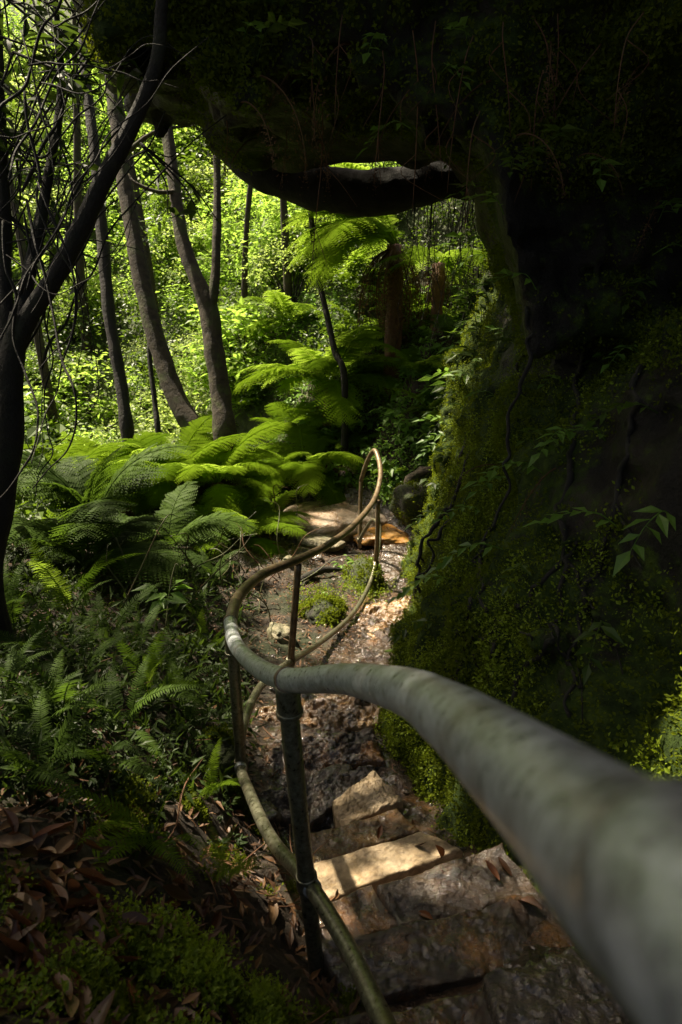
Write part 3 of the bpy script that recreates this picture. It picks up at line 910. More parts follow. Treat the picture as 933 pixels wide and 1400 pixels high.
# dark near tree at the left edge with its long leaning limb
t0 = px_path([(-30, 800, 2.75), (-6, 690, 2.75), (8, 590, 2.75), (12, 520, 2.75), (20, 470, 2.74), (28, 430, 2.72)])
t0 = [foot(t0[0])] + t0
lead = px_path([(20, 470, 2.74), (45, 425, 2.72), (75, 380, 2.68), (108, 318, 2.64), (140, 250, 2.6), (172, 190, 2.56), (203, 120, 2.52), (217, 70, 2.5), (222, 0, 2.48), (240, -120, 2.45)])
st2 = px_path([(14, 500, 2.76), (4, 400, 2.8), (2, 280, 2.85), (-4, 150, 2.9), (-10, 0, 3.0), (-30, -160, 3.1)])
st3 = px_path([(22, 455, 2.76), (50, 330, 2.85), (70, 220, 2.9), (84, 120, 3.0), (76, 0, 3.0)])
near_tree = make_tree('black near tree at the left edge with a long bare limb leaning right', t0, [.11, .085, .07, .062, .056, .048, .04],
          [(lead, [.045, .042, .039, .036, .036, .033, .028, .025, .022, .02]), (st2, [.05, .04, .036, .034, .03, .02]), (st3, [.035, .026, .02, .018, .012])],
          [((-2.9, 2.0, 3.0), (1.5, 1.5, .9), 46, 60, .12, .42), ((-2.3, .6, 2.9), (1.3, 1.4, .8), 40, 60, .12, .4), ((-1.9, 2.9, 2.9), (.7, .45, .5), 14, 50, .12, .34),
           ((-3.4, 1.2, 3.6), (1.5, 1.6, .8), 46, 60, .12, .45), ((-2.6, 2.6, 4.0), (1.3, 1.1, .7), 34, 60, .12, .42), ((-3.6, 5.4, 3.6), (1.3, 1.4, .6), 44, 60, .12, .42), ((-2.1, 2.7, 3.2), (.8, .4, .5), 34, 60, .11, .34), ((-2.25, 3.25, 3.2), (.5, .3, .4), 16, 60, .11, .3), ((-1.5, 1.35, 3.2), (.8, .7, .5), 30, 60, .11, .36)], M['bark_dark'])  # leaf clusters out of view, added to shade bank, steps and near rail

# trees behind the far slope's edge
far_lab = ['pale thin trunk rising out of the bright far slope at the left edge', 'thin grey trunk high on the bright slope behind the slim tree', 'slender trunk far up the slope between the two big trunks',
           'distant leaning stem on the slope right of the forked trunk', 'distant dark trunk in the shade behind the tree fern']
for (px, py, dd, lean, r), lab in zip([(60, 470, 14, -.05, .09), (110, 400, 17, .06, .10), (215, 420, 16, -.08, .08), (330, 420, 13.5, .12, .05), (395, 400, 12.8, -.05, .06)], far_lab):
    p = D(px, py, dd); p = foot(p)
    zt = p[2] + 8
    q = [p, p + np.array([lean * 1.5, 0, 2.5]), p + np.array([lean * 5, .2, 5]), p + np.array([lean * 9, .4, 8])]
    make_tree(lab, q, [r * 1.3, r, r * .8, r * .3], [], [(q[-1], (1.2, 1.2, .9), 9, 40, .15, .45)])

# the thick dark arched limb under the overhang
L = [P(px, py, d_) for px, py, d_ in [(262, 60, 5.2), (285, 125, 5.2), (318, 190, 5.15), (360, 228, 5.1), (405, 248, 5.1), (460, 262, 5.1), (520, 264, 5.1), (566, 256, 5.1), (612, 246, 5.15), (665, 238, 5.2), (720, 215, 5.3)]]
V, f = tube(L, [.2, .17, .155, .155, .16, .16, .165, .15, .14, .17, .2], 40, 22, .15, 5)
base = np.array(L[5]); 
tag(obj('arched_root', mesh_np('arched_root', V - base, f, M['bark_matte']), loc=base), 'thick black arched root sweeping below the overhang with a slot of light above', 'root')

# ------------------------------------------------------------------ far slope shrubs
def shrub_mesh(ncl, per, leaf, mat, rad=(1, 1, .8), clr=.33):
    V, f = foliage(ncl, per, rad, clr, leaf, tv=QUAD_V, tf=QUAD_T)
    return mesh_np('foliage', V + np.array([0, 0, .55]), f, mat, False)


def stem_mesh():
    pr = []
    for k in range(5):
        a = rng.uniform(0, 6.28); r = rng.uniform(.3, .7)
        pr.append(tube([(0, 0, -.4), (.3 * r * math.cos(a), .3 * r * math.sin(a), .3), (r * math.cos(a), r * math.sin(a), .95)], [.03, .02, .006], 6, 4))
    return mesh_np('stem', *join(pr), M['bark_dark'])


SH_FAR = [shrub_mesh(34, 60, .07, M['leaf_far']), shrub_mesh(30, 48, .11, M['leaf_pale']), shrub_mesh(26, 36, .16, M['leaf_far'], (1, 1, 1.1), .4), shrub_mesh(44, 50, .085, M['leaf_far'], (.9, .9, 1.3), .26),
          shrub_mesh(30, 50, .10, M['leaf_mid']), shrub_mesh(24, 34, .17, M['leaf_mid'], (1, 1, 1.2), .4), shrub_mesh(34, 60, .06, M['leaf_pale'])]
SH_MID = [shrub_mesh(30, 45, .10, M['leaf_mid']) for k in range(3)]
ST = [stem_mesh() for _ in range(3)]


def in_view(p, mx=140):
    c = np.array([p[0], CP * p[1] - SP * p[2], SP * p[1] + CP * p[2]])
    if c[1] < .2: return False
    px = 466 + c[0] / c[1] * F; py = 700 - c[2] / c[1] * F
    return -mx < px < 933 + mx and -mx < py < 1400 + mx


def shrub(loc, s, bank, label, group, cat='shrub'):
    root = empty('shrub', loc, rng.uniform(0, 6.28)); tag(root, label, cat, group)
    obj('foliage', bank[rng.integers(len(bank))], root, sc=(s, s, s * rng.uniform(.8, 1.15)))
    obj('stem', ST[rng.integers(3)], root, sc=s)
    return root


cnt = 0; tries = 0
while cnt < 235 and tries < 5000:
    tries += 1
    y = rng.uniform(10.8, 27); x = rng.uniform(-.72 * y, .10 * y - .6)
    z = float(gz(x, y)[0]); p = np.array([x, y, z + .2])
    if not in_view(p): continue
    if x > -2.2 and y < 12.5: continue
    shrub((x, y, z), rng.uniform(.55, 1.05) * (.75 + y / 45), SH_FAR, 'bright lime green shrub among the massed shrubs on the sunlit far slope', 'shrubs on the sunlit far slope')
    cnt += 1
# darker shrubs on the shaded bank behind the ferns
for k in range(46):
    for _ in range(60):
        x = rng.uniform(-2.4, 2.4); y = rng.uniform(10.2, 15.5)
        z = float(gz(x, y)[0])
        if in_view((x, y, z), 40): break
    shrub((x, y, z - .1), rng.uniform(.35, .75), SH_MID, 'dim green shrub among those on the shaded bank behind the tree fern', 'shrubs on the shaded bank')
for k in range(16):
    x = rng.uniform(-6, -2.0); y = rng.uniform(9.2, 10.6); z = float(gz(x, y)[0])
    shrub((x, y, z), rng.uniform(.5, .8), SH_MID, 'leafy green shrub among those in the gully behind the trunks', 'shrubs in the gully')

for x, y, sc_ in [(-2.9, 2.2, 1.3), (-3.4, 3.6, 1.4), (-3.8, 5.0, 1.4), (-2.5, .8, 1.2), (-4.3, 6.4, 1.4), (-2.2, -.4, 1.2)]:  # out of view; added to keep skylight off the left bank
    shrub((x, y, float(gz(x, y)[0])), sc_, SH_MID, 'unseen leafy shrub added left of the near tree to block skylight', 'unseen shrubs blocking skylight')

# ------------------------------------------------------------------ ferns
tf = D(540, 335, 9.8)
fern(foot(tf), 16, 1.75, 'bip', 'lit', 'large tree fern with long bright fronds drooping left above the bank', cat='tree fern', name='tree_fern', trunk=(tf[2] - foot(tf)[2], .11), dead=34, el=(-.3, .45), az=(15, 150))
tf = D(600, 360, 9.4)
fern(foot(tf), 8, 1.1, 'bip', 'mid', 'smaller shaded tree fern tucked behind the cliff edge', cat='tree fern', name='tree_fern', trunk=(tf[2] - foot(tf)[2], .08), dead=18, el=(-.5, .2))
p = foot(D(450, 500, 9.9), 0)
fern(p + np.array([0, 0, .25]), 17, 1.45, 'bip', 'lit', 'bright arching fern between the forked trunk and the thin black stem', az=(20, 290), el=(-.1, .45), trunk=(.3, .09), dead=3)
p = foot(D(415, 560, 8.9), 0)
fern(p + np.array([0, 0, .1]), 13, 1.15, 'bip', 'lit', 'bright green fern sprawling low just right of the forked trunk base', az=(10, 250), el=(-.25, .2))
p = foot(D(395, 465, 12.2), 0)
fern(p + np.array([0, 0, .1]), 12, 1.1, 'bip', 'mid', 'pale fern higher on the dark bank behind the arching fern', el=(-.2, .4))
fl = [((310, 650), 14, 1.0, 'bip', 'lit', 'broad yellow-green fern spreading right of the fern bed towards the path'),
      ((255, 655), 18, 1.15, 'bip', 'lit', 'broad bright fern in front of the leaning trunk base'),
      ((180, 670), 15, 1.15, 'bip', 'lit', 'broad green fern in front of the slim trunk'),
      ((362, 700), 10, .6, 'bip', 'mid', 'drooping fern hanging over the left edge of the gravel flat'),
      ((330, 720), 12, .85, 'bip', 'mid', 'dim fern tangled with dry stems left of the gravel flat'),
      ((230, 740), 12, .95, 'bip', 'dark', 'dark fern below the broad bright ferns'),
      ((120, 760), 12, 1.0, 'bip', 'dark', 'dark fern behind the upright ladder-like fern')]
for (px, py, d_, dz, n, ln, lab) in [(292, 650, 7.3, .35, 14, 1.0, 'bright fern hiding the foot of the forked trunk'), (238, 640, 7.5, .35, 15, 1.05, 'bright fern hiding the foot of the leaning trunk'), (165, 645, 7.6, .4, 14, 1.0, 'bright fern at the foot of the slim trunk'), (100, 655, 7.0, .4, 14, 1.0, 'bright fern spreading left of the slim trunk')]:
    q = D(px, py, d_); f_ = foot(q, 0)
    fern(f_, n, ln, 'bip', 'lit', lab, el=(-.1, .4), trunk=(max(.2, q[2] - f_[2] - .1), .07))
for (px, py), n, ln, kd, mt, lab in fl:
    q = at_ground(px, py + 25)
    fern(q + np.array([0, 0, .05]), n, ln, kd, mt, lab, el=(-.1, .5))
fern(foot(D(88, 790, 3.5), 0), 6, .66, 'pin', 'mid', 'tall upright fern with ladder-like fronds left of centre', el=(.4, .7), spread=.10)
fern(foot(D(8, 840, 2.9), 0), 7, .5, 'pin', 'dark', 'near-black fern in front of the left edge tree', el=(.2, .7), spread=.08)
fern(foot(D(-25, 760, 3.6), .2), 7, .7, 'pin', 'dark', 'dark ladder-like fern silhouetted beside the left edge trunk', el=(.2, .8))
fern(foot(D(120, 640, 5.0), .2), 8, 1.1, 'bip', 'dark', 'dark young fern rising against the bright slope', el=(.35, .8))
nf = [((200, 965), 6, .36, 'mid', (-120, 60), 'green fern frond cluster at the middle of the shaded left bank'),
      ((95, 1000), 7, .40, 'dark', (60, 240), 'drooping dark fern on the upper left bank'),
      ((150, 1060), 6, .34, 'dark', (90, 260), 'drooping fern above the dead leaves on the left bank'),
      ((285, 905), 6, .32, 'mid', (-90, 90), 'fern with pale shining fronds left of the railing bend'),
      ((215, 1170), 7, .36, 'mid', (90, 280), 'fern with yellowish fronds hanging over the dead leaves'),
      ((300, 1225), 5, .20, 'mid', (-160, 40), 'tiny bright fern on the moss left of the near post'),
      ((275, 1105), 5, .20, 'mid', (-150, 60), 'tiny fern left of the lower rail bend'),
      ((265, 1010), 7, .34, 'dark', (0, 360), 'dull fern beside the second post'),
      ((60, 920), 7, .34, 'dark', (0, 360), 'wide dark fern low at the left edge'),
      ((150, 880), 7, .34, 'dark', (0, 360), 'dark fern amid twigs on the left bank'),
      ((230, 840), 7, .34, 'mid', (0, 360), 'sparse fern among dry twigs left of the railing'),
          ((60, 1010), 7, .30, 'dark', (0, 360), 'dark fern at the left edge above the dead leaves'),
          ((120, 930), 8, .32, 'dark', (0, 360), 'bushy dark fern in the shade of the left bank'),
          ((190, 910), 7, .30, 'dark', (0, 360), 'dark fern beside the star-shaped plant'),
          ((20, 970), 7, .30, 'dark', (0, 360), 'black-green fern at the left frame edge'),
          ((270, 860), 8, .40, 'dark', (0, 360), 'dim fern close behind the second post'),
          ((170, 1010), 7, .36, 'dark', (0, 360), 'dark fern just above the green frond cluster'),
          ((100, 850), 8, .36, 'dark', (0, 360), 'dark fern at the foot of the tall ladder-like fern'),
          ((235, 960), 7, .34, 'dark', (0, 360), 'small dark fern between the twigs and the second post'),
          ((290, 800), 8, .42, 'dark', (0, 360), 'dark fern under the dry stems by the railing bend'),
          ((60, 1080), 7, .36, 'dark', (0, 360), 'low dark fern at the upper edge of the leaf heap')]
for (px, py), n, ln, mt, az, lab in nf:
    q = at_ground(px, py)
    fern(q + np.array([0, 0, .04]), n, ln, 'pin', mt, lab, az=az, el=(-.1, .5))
bf = [((455, 590), 11, .75, 'bip', 'lit', 'bright fern low on the bank behind the rail end'), ((500, 480), 10, .9, 'bip', 'lit', 'bright fern hanging in the middle of the bank under the tree fern'),
      ((560, 440), 11, 1.0, 'bip', 'lit', 'fern with drooping fronds below the small tree fern'), ((590, 575), 9, .6, 'bip', 'mid', 'fern at the right of the leafy bank above the mossy log'), ((430, 640), 9, .6, 'bip', 'lit', 'fern at the foot of the bank left of the pale slab'),
      ((480, 620), 8, .5, 'bip', 'mid', 'low fern at the foot of the bank behind the far post'), ((530, 560), 9, .6, 'bip', 'mid', 'fern in the centre of the bank above the rail end'), ((620, 520), 9, .6, 'bip', 'mid', 'fern on the bank half hidden by the cliff edge'),
      ((400, 600), 10, .8, 'bip', 'lit', 'fern left of the bank at the foot of the arching fern'), ((350, 560), 10, .9, 'bip', 'lit', 'bright fern touching the forked trunk'), ((480, 400), 10, 1.1, 'bip', 'lit', 'high fern behind the thin black stem'),
      ((530, 470), 9, .7, 'bip', 'mid', 'blue-green fern on the bank below the tree fern'), ((575, 520), 9, .7, 'bip', 'mid', 'shaded fern near the top of the leafy bank by the cliff'),
      ((505, 530), 7, .6, 'bip', 'mid', 'small fern in the middle of the leafy bank'), ((615, 470), 8, .6, 'bip', 'dark', 'dim fern hard against the cliff edge'),
      ((540, 655), 5, .28, 'bip', 'mid', 'tiny fern beside the far end of the railing')]
for (px, py), n, ln, kd, mt, lab in bf:
    q = at_ground(px, py)
    fern(q + np.array([0, 0, .05]), n, ln, kd, mt, lab, el=(0, .5))

# ------------------------------------------------------------------ small leafy plants
def herb_mesh(n, leaf, mat, tv=LEAF_V):
    pr = []; P_, Fw, Up, Sz = [], [], [], []
    for k in range(n):
        a = rng.uniform(0, 6.28); e = rng.uniform(.3, 1.2); l = rng.uniform(.3, 1.0)
        tip = np.array([math.cos(a) * math.cos(e), math.sin(a) * math.cos(e), math.sin(e)]) * l
        pr.append(tube([(0, 0, -.1), tip * .5 + np.array([0, 0, .1]), tip], [.012, .009, .005], 4, 3, cap=False))
        for j in range(4):
            q = tip * (.55 + .15 * j); b_ = a + rng.uniform(-1.3, 1.3)
            P_.append(q); Fw.append((math.cos(b_), math.sin(b_), rng.uniform(-.4, .2))); Up.append(rng.normal(0, .3, 3) + np.array([0, 0, 1])); Sz.append(leaf * rng.uniform(.7, 1.3))
    pr.append(scatter(tv, LEAF_T, np.array(P_), np.array(Fw), np.array(Up), np.array(Sz)))
    return mesh_np('plant', *join(pr), mat, False)


HERB = [herb_mesh(7, .45, M['leaf_sprig']) for _ in range(2)] + [herb_mesh(9, .38, M['leaf_sprig']) for _ in range(2)]
HDARK = [herb_mesh(8, .4, M['leaf_dark']) for _ in range(3)]


def herb(loc, s, bank, label, group, name='plant', cat='plant', rot=None):
    o = obj(name, bank[rng.integers(len(bank))], loc=loc, rot=rot or (rng.uniform(-.3, .3), rng.uniform(-.3, .3), rng.uniform(0, 6.28)), sc=s)
    return tag(o, label, cat, group)


def screen_spots(n, x0, x1, y0, y1, which='ground', ok=None):
    out = []
    while len(out) < n:
        p, nn = hit(rng.uniform(x0, x1), rng.uniform(y0, y1), which)
        if p is None: continue
        if ok is not None and not ok(p): continue
        out.append((p, nn))
    return out


offpath = lambda p: path_dist(p[0], p[1])[0] > .42 and p[1] < 14
for p, nn in screen_spots(170, 380, 660, 400, 690, ok=lambda p: path_dist(p[0], p[1])[0] > .3 and 7.6 < p[1] < 14):
    herb(p, rng.uniform(.14, .34), HERB, 'little leafy plant growing among many on the bank above the path end', 'leafy plants on the bank')
for p, nn in screen_spots(95, 0, 340, 700, 1010, ok=offpath):
    herb(p, rng.uniform(.05, .12), HDARK, 'small dark leafy plant among the ferns of the left bank', 'leafy plants on the left bank')
for p, nn in screen_spots(20, 60, 330, 990, 1180, ok=offpath):
    herb(p, rng.uniform(.05, .10), HDARK, 'very small dark plant beside the dead leaves on the left bank', 'tiny plants by the dead leaves')
q = D(222, 800, 3.4)
tag(obj('plant', herb_mesh(6, .55, M['leaf_sprig']), loc=q - np.array([0, 0, .12]), sc=.2), 'bright star-shaped leafy plant standing out left of the railing bend', 'plant')
for (px, py, s, lab) in [(505, 780, .16, 'bright plant on the mossy rock behind the far post'), (440, 825, .12, 'low bright plant on the gravel inside the railing bend'), (470, 775, .15, 'pale plant beside the black stick on the gravel flat')]:
    tag(obj('plant', HERB[0], loc=at_ground(px, py), sc=s), lab, 'plant')

ug = screen_spots(800, 380, 670, 400, 700, ok=lambda p: path_dist(p[0], p[1])[0] > .32 and 7.4 < p[1] < 13)
ct = np.array([p for p, nn in ug]); per = 16
idx = np.repeat(np.arange(len(ct)), per)
o_ = rdir(len(idx), 0, 1) * rng.uniform(.02, .15, len(idx))[:, None]
fw_ = o_ * 4 + rdir(len(idx)) * .6
V, f = scatter(LEAF_V, LEAF_T, ct[idx] + o_, fw_, rng.normal(0, .4, (len(idx), 3)) + np.array([0, 0, 1]), rng.uniform(.035, .09, len(idx)))
tag(obj('undergrowth', mesh_np('undergrowth', V, f, M['leaf_sprig'], False)), 'low leafy undergrowth covering the bank beyond the railing', 'undergrowth', kind='stuff')

ug = screen_spots(620, -20, 330, 690, 1090, ok=lambda p: path_dist(p[0], p[1])[0] > .42)
ct = np.array([p for p, nn in ug]); per = 14
idx = np.repeat(np.arange(len(ct)), per)
sc_ = np.clip(np.linalg.norm(ct, axis=1) / 4, .45, 1)[idx][:, None]
o_ = rdir(len(idx), 0, 1) * rng.uniform(.02, .16, len(idx))[:, None] * sc_
V, f = scatter(SLIM_V, LEAF_T, ct[idx] + o_, o_ * 4 + rdir(len(idx)) * .6, rng.normal(0, .4, (len(idx), 3)) + np.array([0, 0, 1]), rng.uniform(.035, .10, len(idx)) * sc_[:, 0])
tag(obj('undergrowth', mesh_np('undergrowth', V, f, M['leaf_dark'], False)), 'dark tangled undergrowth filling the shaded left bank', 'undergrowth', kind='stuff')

# sprigs rooted in the cliff
def sprig_mesh(n, leaf, mat):
    ln = rng.uniform(.8, 1.1)
    c_ = [(0, 0, -.05), (0, .35 * ln, .12), (.06, .7 * ln, .02), (.1, ln, -.22)]
    cc = catmull(c_, 8)
    pr = [tube(c_, [.012, .009, .007, .004], 5, 4, cap=False)]
    P_, Fw, Up = [], [], []
    for k in range(n):
        i = int((.15 + .85 * (k + .5) / n) * (len(cc) - 1)); s = 1 if k % 2 else -1
        P_.append(cc[i]); Fw.append((s * rng.uniform(.6, 1), rng.uniform(.4, .9), rng.uniform(-.5, .15))); Up.append(rng.normal(0, .25, 3) + np.array([0, 0, 1]))
    P_.append(cc[-1]); Fw.append((.1, 1, -.5)); Up.append((0, 0, 1))
    pr.append(scatter(LEAF_V * np.array([.85, 1, 1]), LEAF_T, np.array(P_), np.array(Fw, float), np.array(Up, float), leaf * rng.uniform(.75, 1.2, n + 1)))
    return mesh_np('leafy_sprig', *join(pr), mat, False)


SPR = [sprig_mesh(7, .36, M['leaf_sprig']), sprig_mesh(9, .32, M['leaf_sprig']), sprig_mesh(6, .42, M['leaf_sprig'])]
SPD = [sprig_mesh(7, .36, M['leaf_mid']), sprig_mesh(9, .32, M['leaf_mid'])]
sp = [(562, 172, 'hanging bright green sprig in front of the arched root'), (690, 748, 'three-leaved bright sprig on the lower mossy cliff'), (600, 852, None), (640, 60, 'single pale sprig high on the overhang face'),
      (470, 108, None), (350, 78, None), (462, 112, None), (700, 232, None), (742, 214, None), (770, 206, None), (812, 228, None), (690, 290, None), (675, 268, None), (905, 238, None), (915, 265, None), (900, 300, None),
      (892, 345, None), (888, 388, None), (735, 392, None), (640, 462, None), (655, 490, None), (860, 492, None), (768, 522, None), (682, 545, None), (748, 600, None), (785, 612, None), (640, 622, None), (602, 652, None),
      (918, 700, None), (872, 480, None), (662, 700, None), (822, 845, None), (742, 642, None), (780, 590, None), (720, 770, None), (610, 700, None), (850, 720, None), (700, 660, None), (830, 600, None), (900, 560, None),
      (330, 60, None), (400, 40, None), (520, 60, None), (600, 100, None), (720, 480, None), (640, 560, None), (690, 460, None), (925, 330, None), (930, 420, None), (620, 790, None)]
for px, py, lab in sp:
    p, nn = hit(px, py)
    if p is None: continue
    az_ = math.atan2(-nn[0], nn[1]) if abs(nn[0]) + abs(nn[1]) > .05 else 0
    dist = np.linalg.norm(p)
    o = obj('leafy_sprig', (SPR if rng.random() < .6 or lab else SPD)[rng.integers(2)], loc=p, rot=(rng.uniform(-.2, .4), 0, az_ + rng.uniform(-.9, .9)), sc=rng.uniform(.17, .28) * (.8 if dist < 2 else 1))
    tag(o, lab or 'small leafy sprig among those sprouting from the dark cliff', 'sprig', None if lab else 'leafy sprigs on the cliff')
for k, (px, py) in enumerate([(604, 640), (600, 610), (606, 580), (616, 550), (628, 520), (642, 490), (652, 462), (662, 436), (668, 410), (598, 670), (612, 600), (632, 540), (650, 500), (640, 515), (620, 570), (670, 380), (665, 350), (660, 330)]):
    p, nn = hit(px + 4, py)
    if p is None or p[1] < 3.5: continue
    o = obj('edge_plant', (SPR + SPD)[rng.integers(5)] if k % 3 else HDARK[rng.integers(3)], loc=p, rot=(rng.uniform(-.2, .5), rng.uniform(-.4, .4), math.radians(90) + rng.uniform(-.8, .8)), sc=rng.uniform(.2, .36))
    tag(o, 'leafy plant fringing the far edge of the mossy cliff', 'plant', 'plants fringing the cliff edge')
for px, py in [(345, 105), (330, 140), (400, 150), (392, 180), (505, 140), (672, 110), (752, 60), (890, 92), (700, 190), (480, 60), (790, 215), (310, 165), (350, 190), (560, 130), (905, 270), (690, 640), (760, 640), (455, 60)]:
    p, nn = hit(px, py)
    if p is None: continue
    o = obj('dead_frond', FR['bip', 'dead'][rng.integers(2)], loc=p, rot=(rng.uniform(-.2, .3), 0, math.atan2(-nn[0], nn[1]) + rng.uniform(-.8, .8)), sc=rng.uniform(.3, .55))
    tag(o, 'withered brown frond dangling among those on the cliff face', 'dead frond', 'withered fronds on the cliff')

# hanging rootlets and vines
for k in range(26):
    px = rng.uniform(560, 655); d_ = rng.uniform(5.5, 6.4)
    p = D(px, 262 + rng.uniform(-10, 10), d_); ln = rng.uniform(.5, 1.25)
    pts = [p + np.array([0, 0, .3]), p + np.array([rng.normal(0, .02), 0, -.3 * ln]), p + np.array([rng.normal(0, .04), .02, -.7 * ln]), p + np.array([rng.normal(0, .09), 0, -ln])]
    V, f = tube(catmull(pts, 3) + rng.normal(0, .012, (10, 3)), np.linspace(.0045, .0012, 10), 5, 3)
    tag(obj('hanging_root', mesh_np('hanging_root', V - p, f, M['bark_dark']), loc=p), 'thin dark rootlet hanging in the curtain behind the cliff edge', 'root', 'rootlets hanging in a curtain')
for k, (px, py) in enumerate([(420, 60), (470, 20), (600, 30), (650, 60), (690, 40), (720, 30), (745, 100), (520, 80), (560, 40), (830, 60), (890, 20), (760, 20), (660, 160), (440, 140)]):
    p, nn = hit(px, py)
    if p is None: continue
    p = p + nn * .03; ln = rng.uniform(.3, .75)
    sw = rng.normal(0, .05, 2)
    pts = [p, p + nn * .06 + np.array([sw[0] * .3, 0, -.25 * ln]), p + nn * .07 + np.array([sw[0], 0, -.65 * ln]), p + nn * .06 + np.array([sw[0] * 1.4, 0, -ln])]
    pr = [tube(np.array(pts) - p, [.0028, .0028, .0022, .001], 5, 5)]
    for q in range(2):
        st = np.array(pts[1 + q]) - p
        pr.append(tube([st, st + np.array([rng.normal(0, .05), -.02, -.08]), st + np.array([rng.normal(0, .09), -.03, -.2])], [.002, .0016, .0008], 4, 4))
    V, f = join(pr)
    tag(obj('dry_stem', mesh_np('dry_stem', V, f, M['bark_red']), loc=p), 'thin reddish dry stem hanging down the overhang face', 'stem', 'dry stems hanging from the overhang')

root_lab = ['twin dark roots hanging free beside the narrow path', 'second dark root looped beside the hanging roots at the path edge', 'long dark root running down the moss above the rail', 'forked dark root in the middle of the mossy cliff', 'dark root slanting to the left across the mossy cliff',
            'thin dark root on the upper cliff above the hollow', 'dark root trailing down the mossy cliff furthest to the right', 'short dark root at the foot of the cliff by the path', 'thin curled root on the mossy foot of the cliff']
rl = [[(640, 600), (615, 690), (590, 720), (572, 765), (570, 800), (582, 840), (588, 862)], [(650, 610), (620, 690), (600, 730), (578, 790), (590, 830), (606, 855)], [(720, 480), (700, 560), (690, 640), (672, 720), (660, 790), (662, 840), (640, 880), (620, 930)],
      [(800, 480), (790, 560), (780, 640), (765, 720), (772, 800), (756, 860), (728, 905), (700, 960)], [(790, 740), (740, 800), (712, 830), (690, 850), (672, 890), (660, 935)], [(720, 420), (722, 470), (700, 560), (690, 640), (676, 720)], [(880, 500), (865, 570), (850, 640), (830, 740), (800, 830), (785, 900), (780, 980)],
      [(650, 800), (632, 860), (616, 880), (604, 900), (588, 925)], [(690, 850), (640, 880), (622, 900), (603, 905), (588, 900)]]
for k, (l, lab) in enumerate(zip(rl, root_lab)):
    l2 = catmull(np.array(l, float), 4); l2[1:-1] += rng.normal(0, 4.5, (len(l2) - 2, 2))
    pts = []
    for px, py in l2:
        p, nn = hit(px, py)
        if p is None or (pts and abs(np.linalg.norm(p) - np.linalg.norm(pts[-1])) > .35):
            p = P(px, py, pts[-1] @ np.array([0, CP, -SP]) if pts else 4.4); nn = np.array([-.3, -.3, 0])
        pts.append(p + nn * (.004 + .008 * math.sin(len(pts) * 1.7)))
    base = pts[0]; r0 = [.017, .013, .013, .015, .011, .010, .013, .011, .009][k]
    pr = [tube(np.array(pts) - base, np.linspace(r0, r0 * .5, len(pts)), 9, 4, .45, 22)]
    for q in range(3):                                   # side rootlets
        i0 = rng.integers(1, len(pts) - 3); px, py = l2[i0]; st = [pts[i0]]; dx = rng.choice([-1, 1]) * rng.uniform(4, 9)
        for t_ in range(1, 7):
            p, nn = hit(px + dx * t_ + rng.normal(0, 3), py + t_ * rng.uniform(9, 16))
            if p is None or np.linalg.norm(p - st[-1]) > .25: break
            st.append(p + nn * .008)
        if len(st) > 2: pr.append(tube(np.array(st) - base, np.linspace(r0 * .55, r0 * .2, len(st)), 6, 4, .4, 25))
    V, f = join(pr)
    tag(obj('cliff_root', mesh_np('cliff_root', V, f, M['bark_dark']), loc=base), lab, 'root')

# tangle of vines round the left edge tree
for k in range(52):
    y0 = rng.uniform(-20, 420); x0 = rng.uniform(-30, 60); dep = rng.uniform(2.2, 3.4)
    if k % 3 == 0: l = [(x0, y0 + 160), (x0 + 50, y0 + 60), (x0 + 120, y0 - 60), (x0 + rng.uniform(150, 260), y0 - 190)]
    elif k % 3 == 1: l = [(x0, y0 - 60), (x0 + rng.uniform(20, 70), y0 + 100), (x0 + rng.uniform(10, 90), y0 + 240), (x0 + rng.uniform(-10, 60), y0 + 330)]
    else: l = [(x0, y0), (x0 + 70, y0 + rng.uniform(-30, 60)), (x0 + 150, y0 + rng.uniform(-60, 50)), (x0 + rng.uniform(170, 220), y0 + rng.uniform(-80, 40))]
    pts = [P(a_, b_, dep + rng.uniform(-.08, .08)) for a_, b_ in l]
    pts = catmull(pts, 3); pts = pts + rng.normal(0, .010, pts.shape)
    base = pts[0]; r = rng.uniform(.002, .0065) * (1.3 if k % 3 == 0 else 1)
    V, f = tube(np.array(pts) - base, np.linspace(r, r * .4, len(pts)), 6, 5, .25, 20)
    tag(obj('vine', mesh_np('vine', V, f, M['bark_dark']), loc=base), 'thin black vine in the tangle round the left edge tree', 'vine', 'vines tangled round the left edge tree')
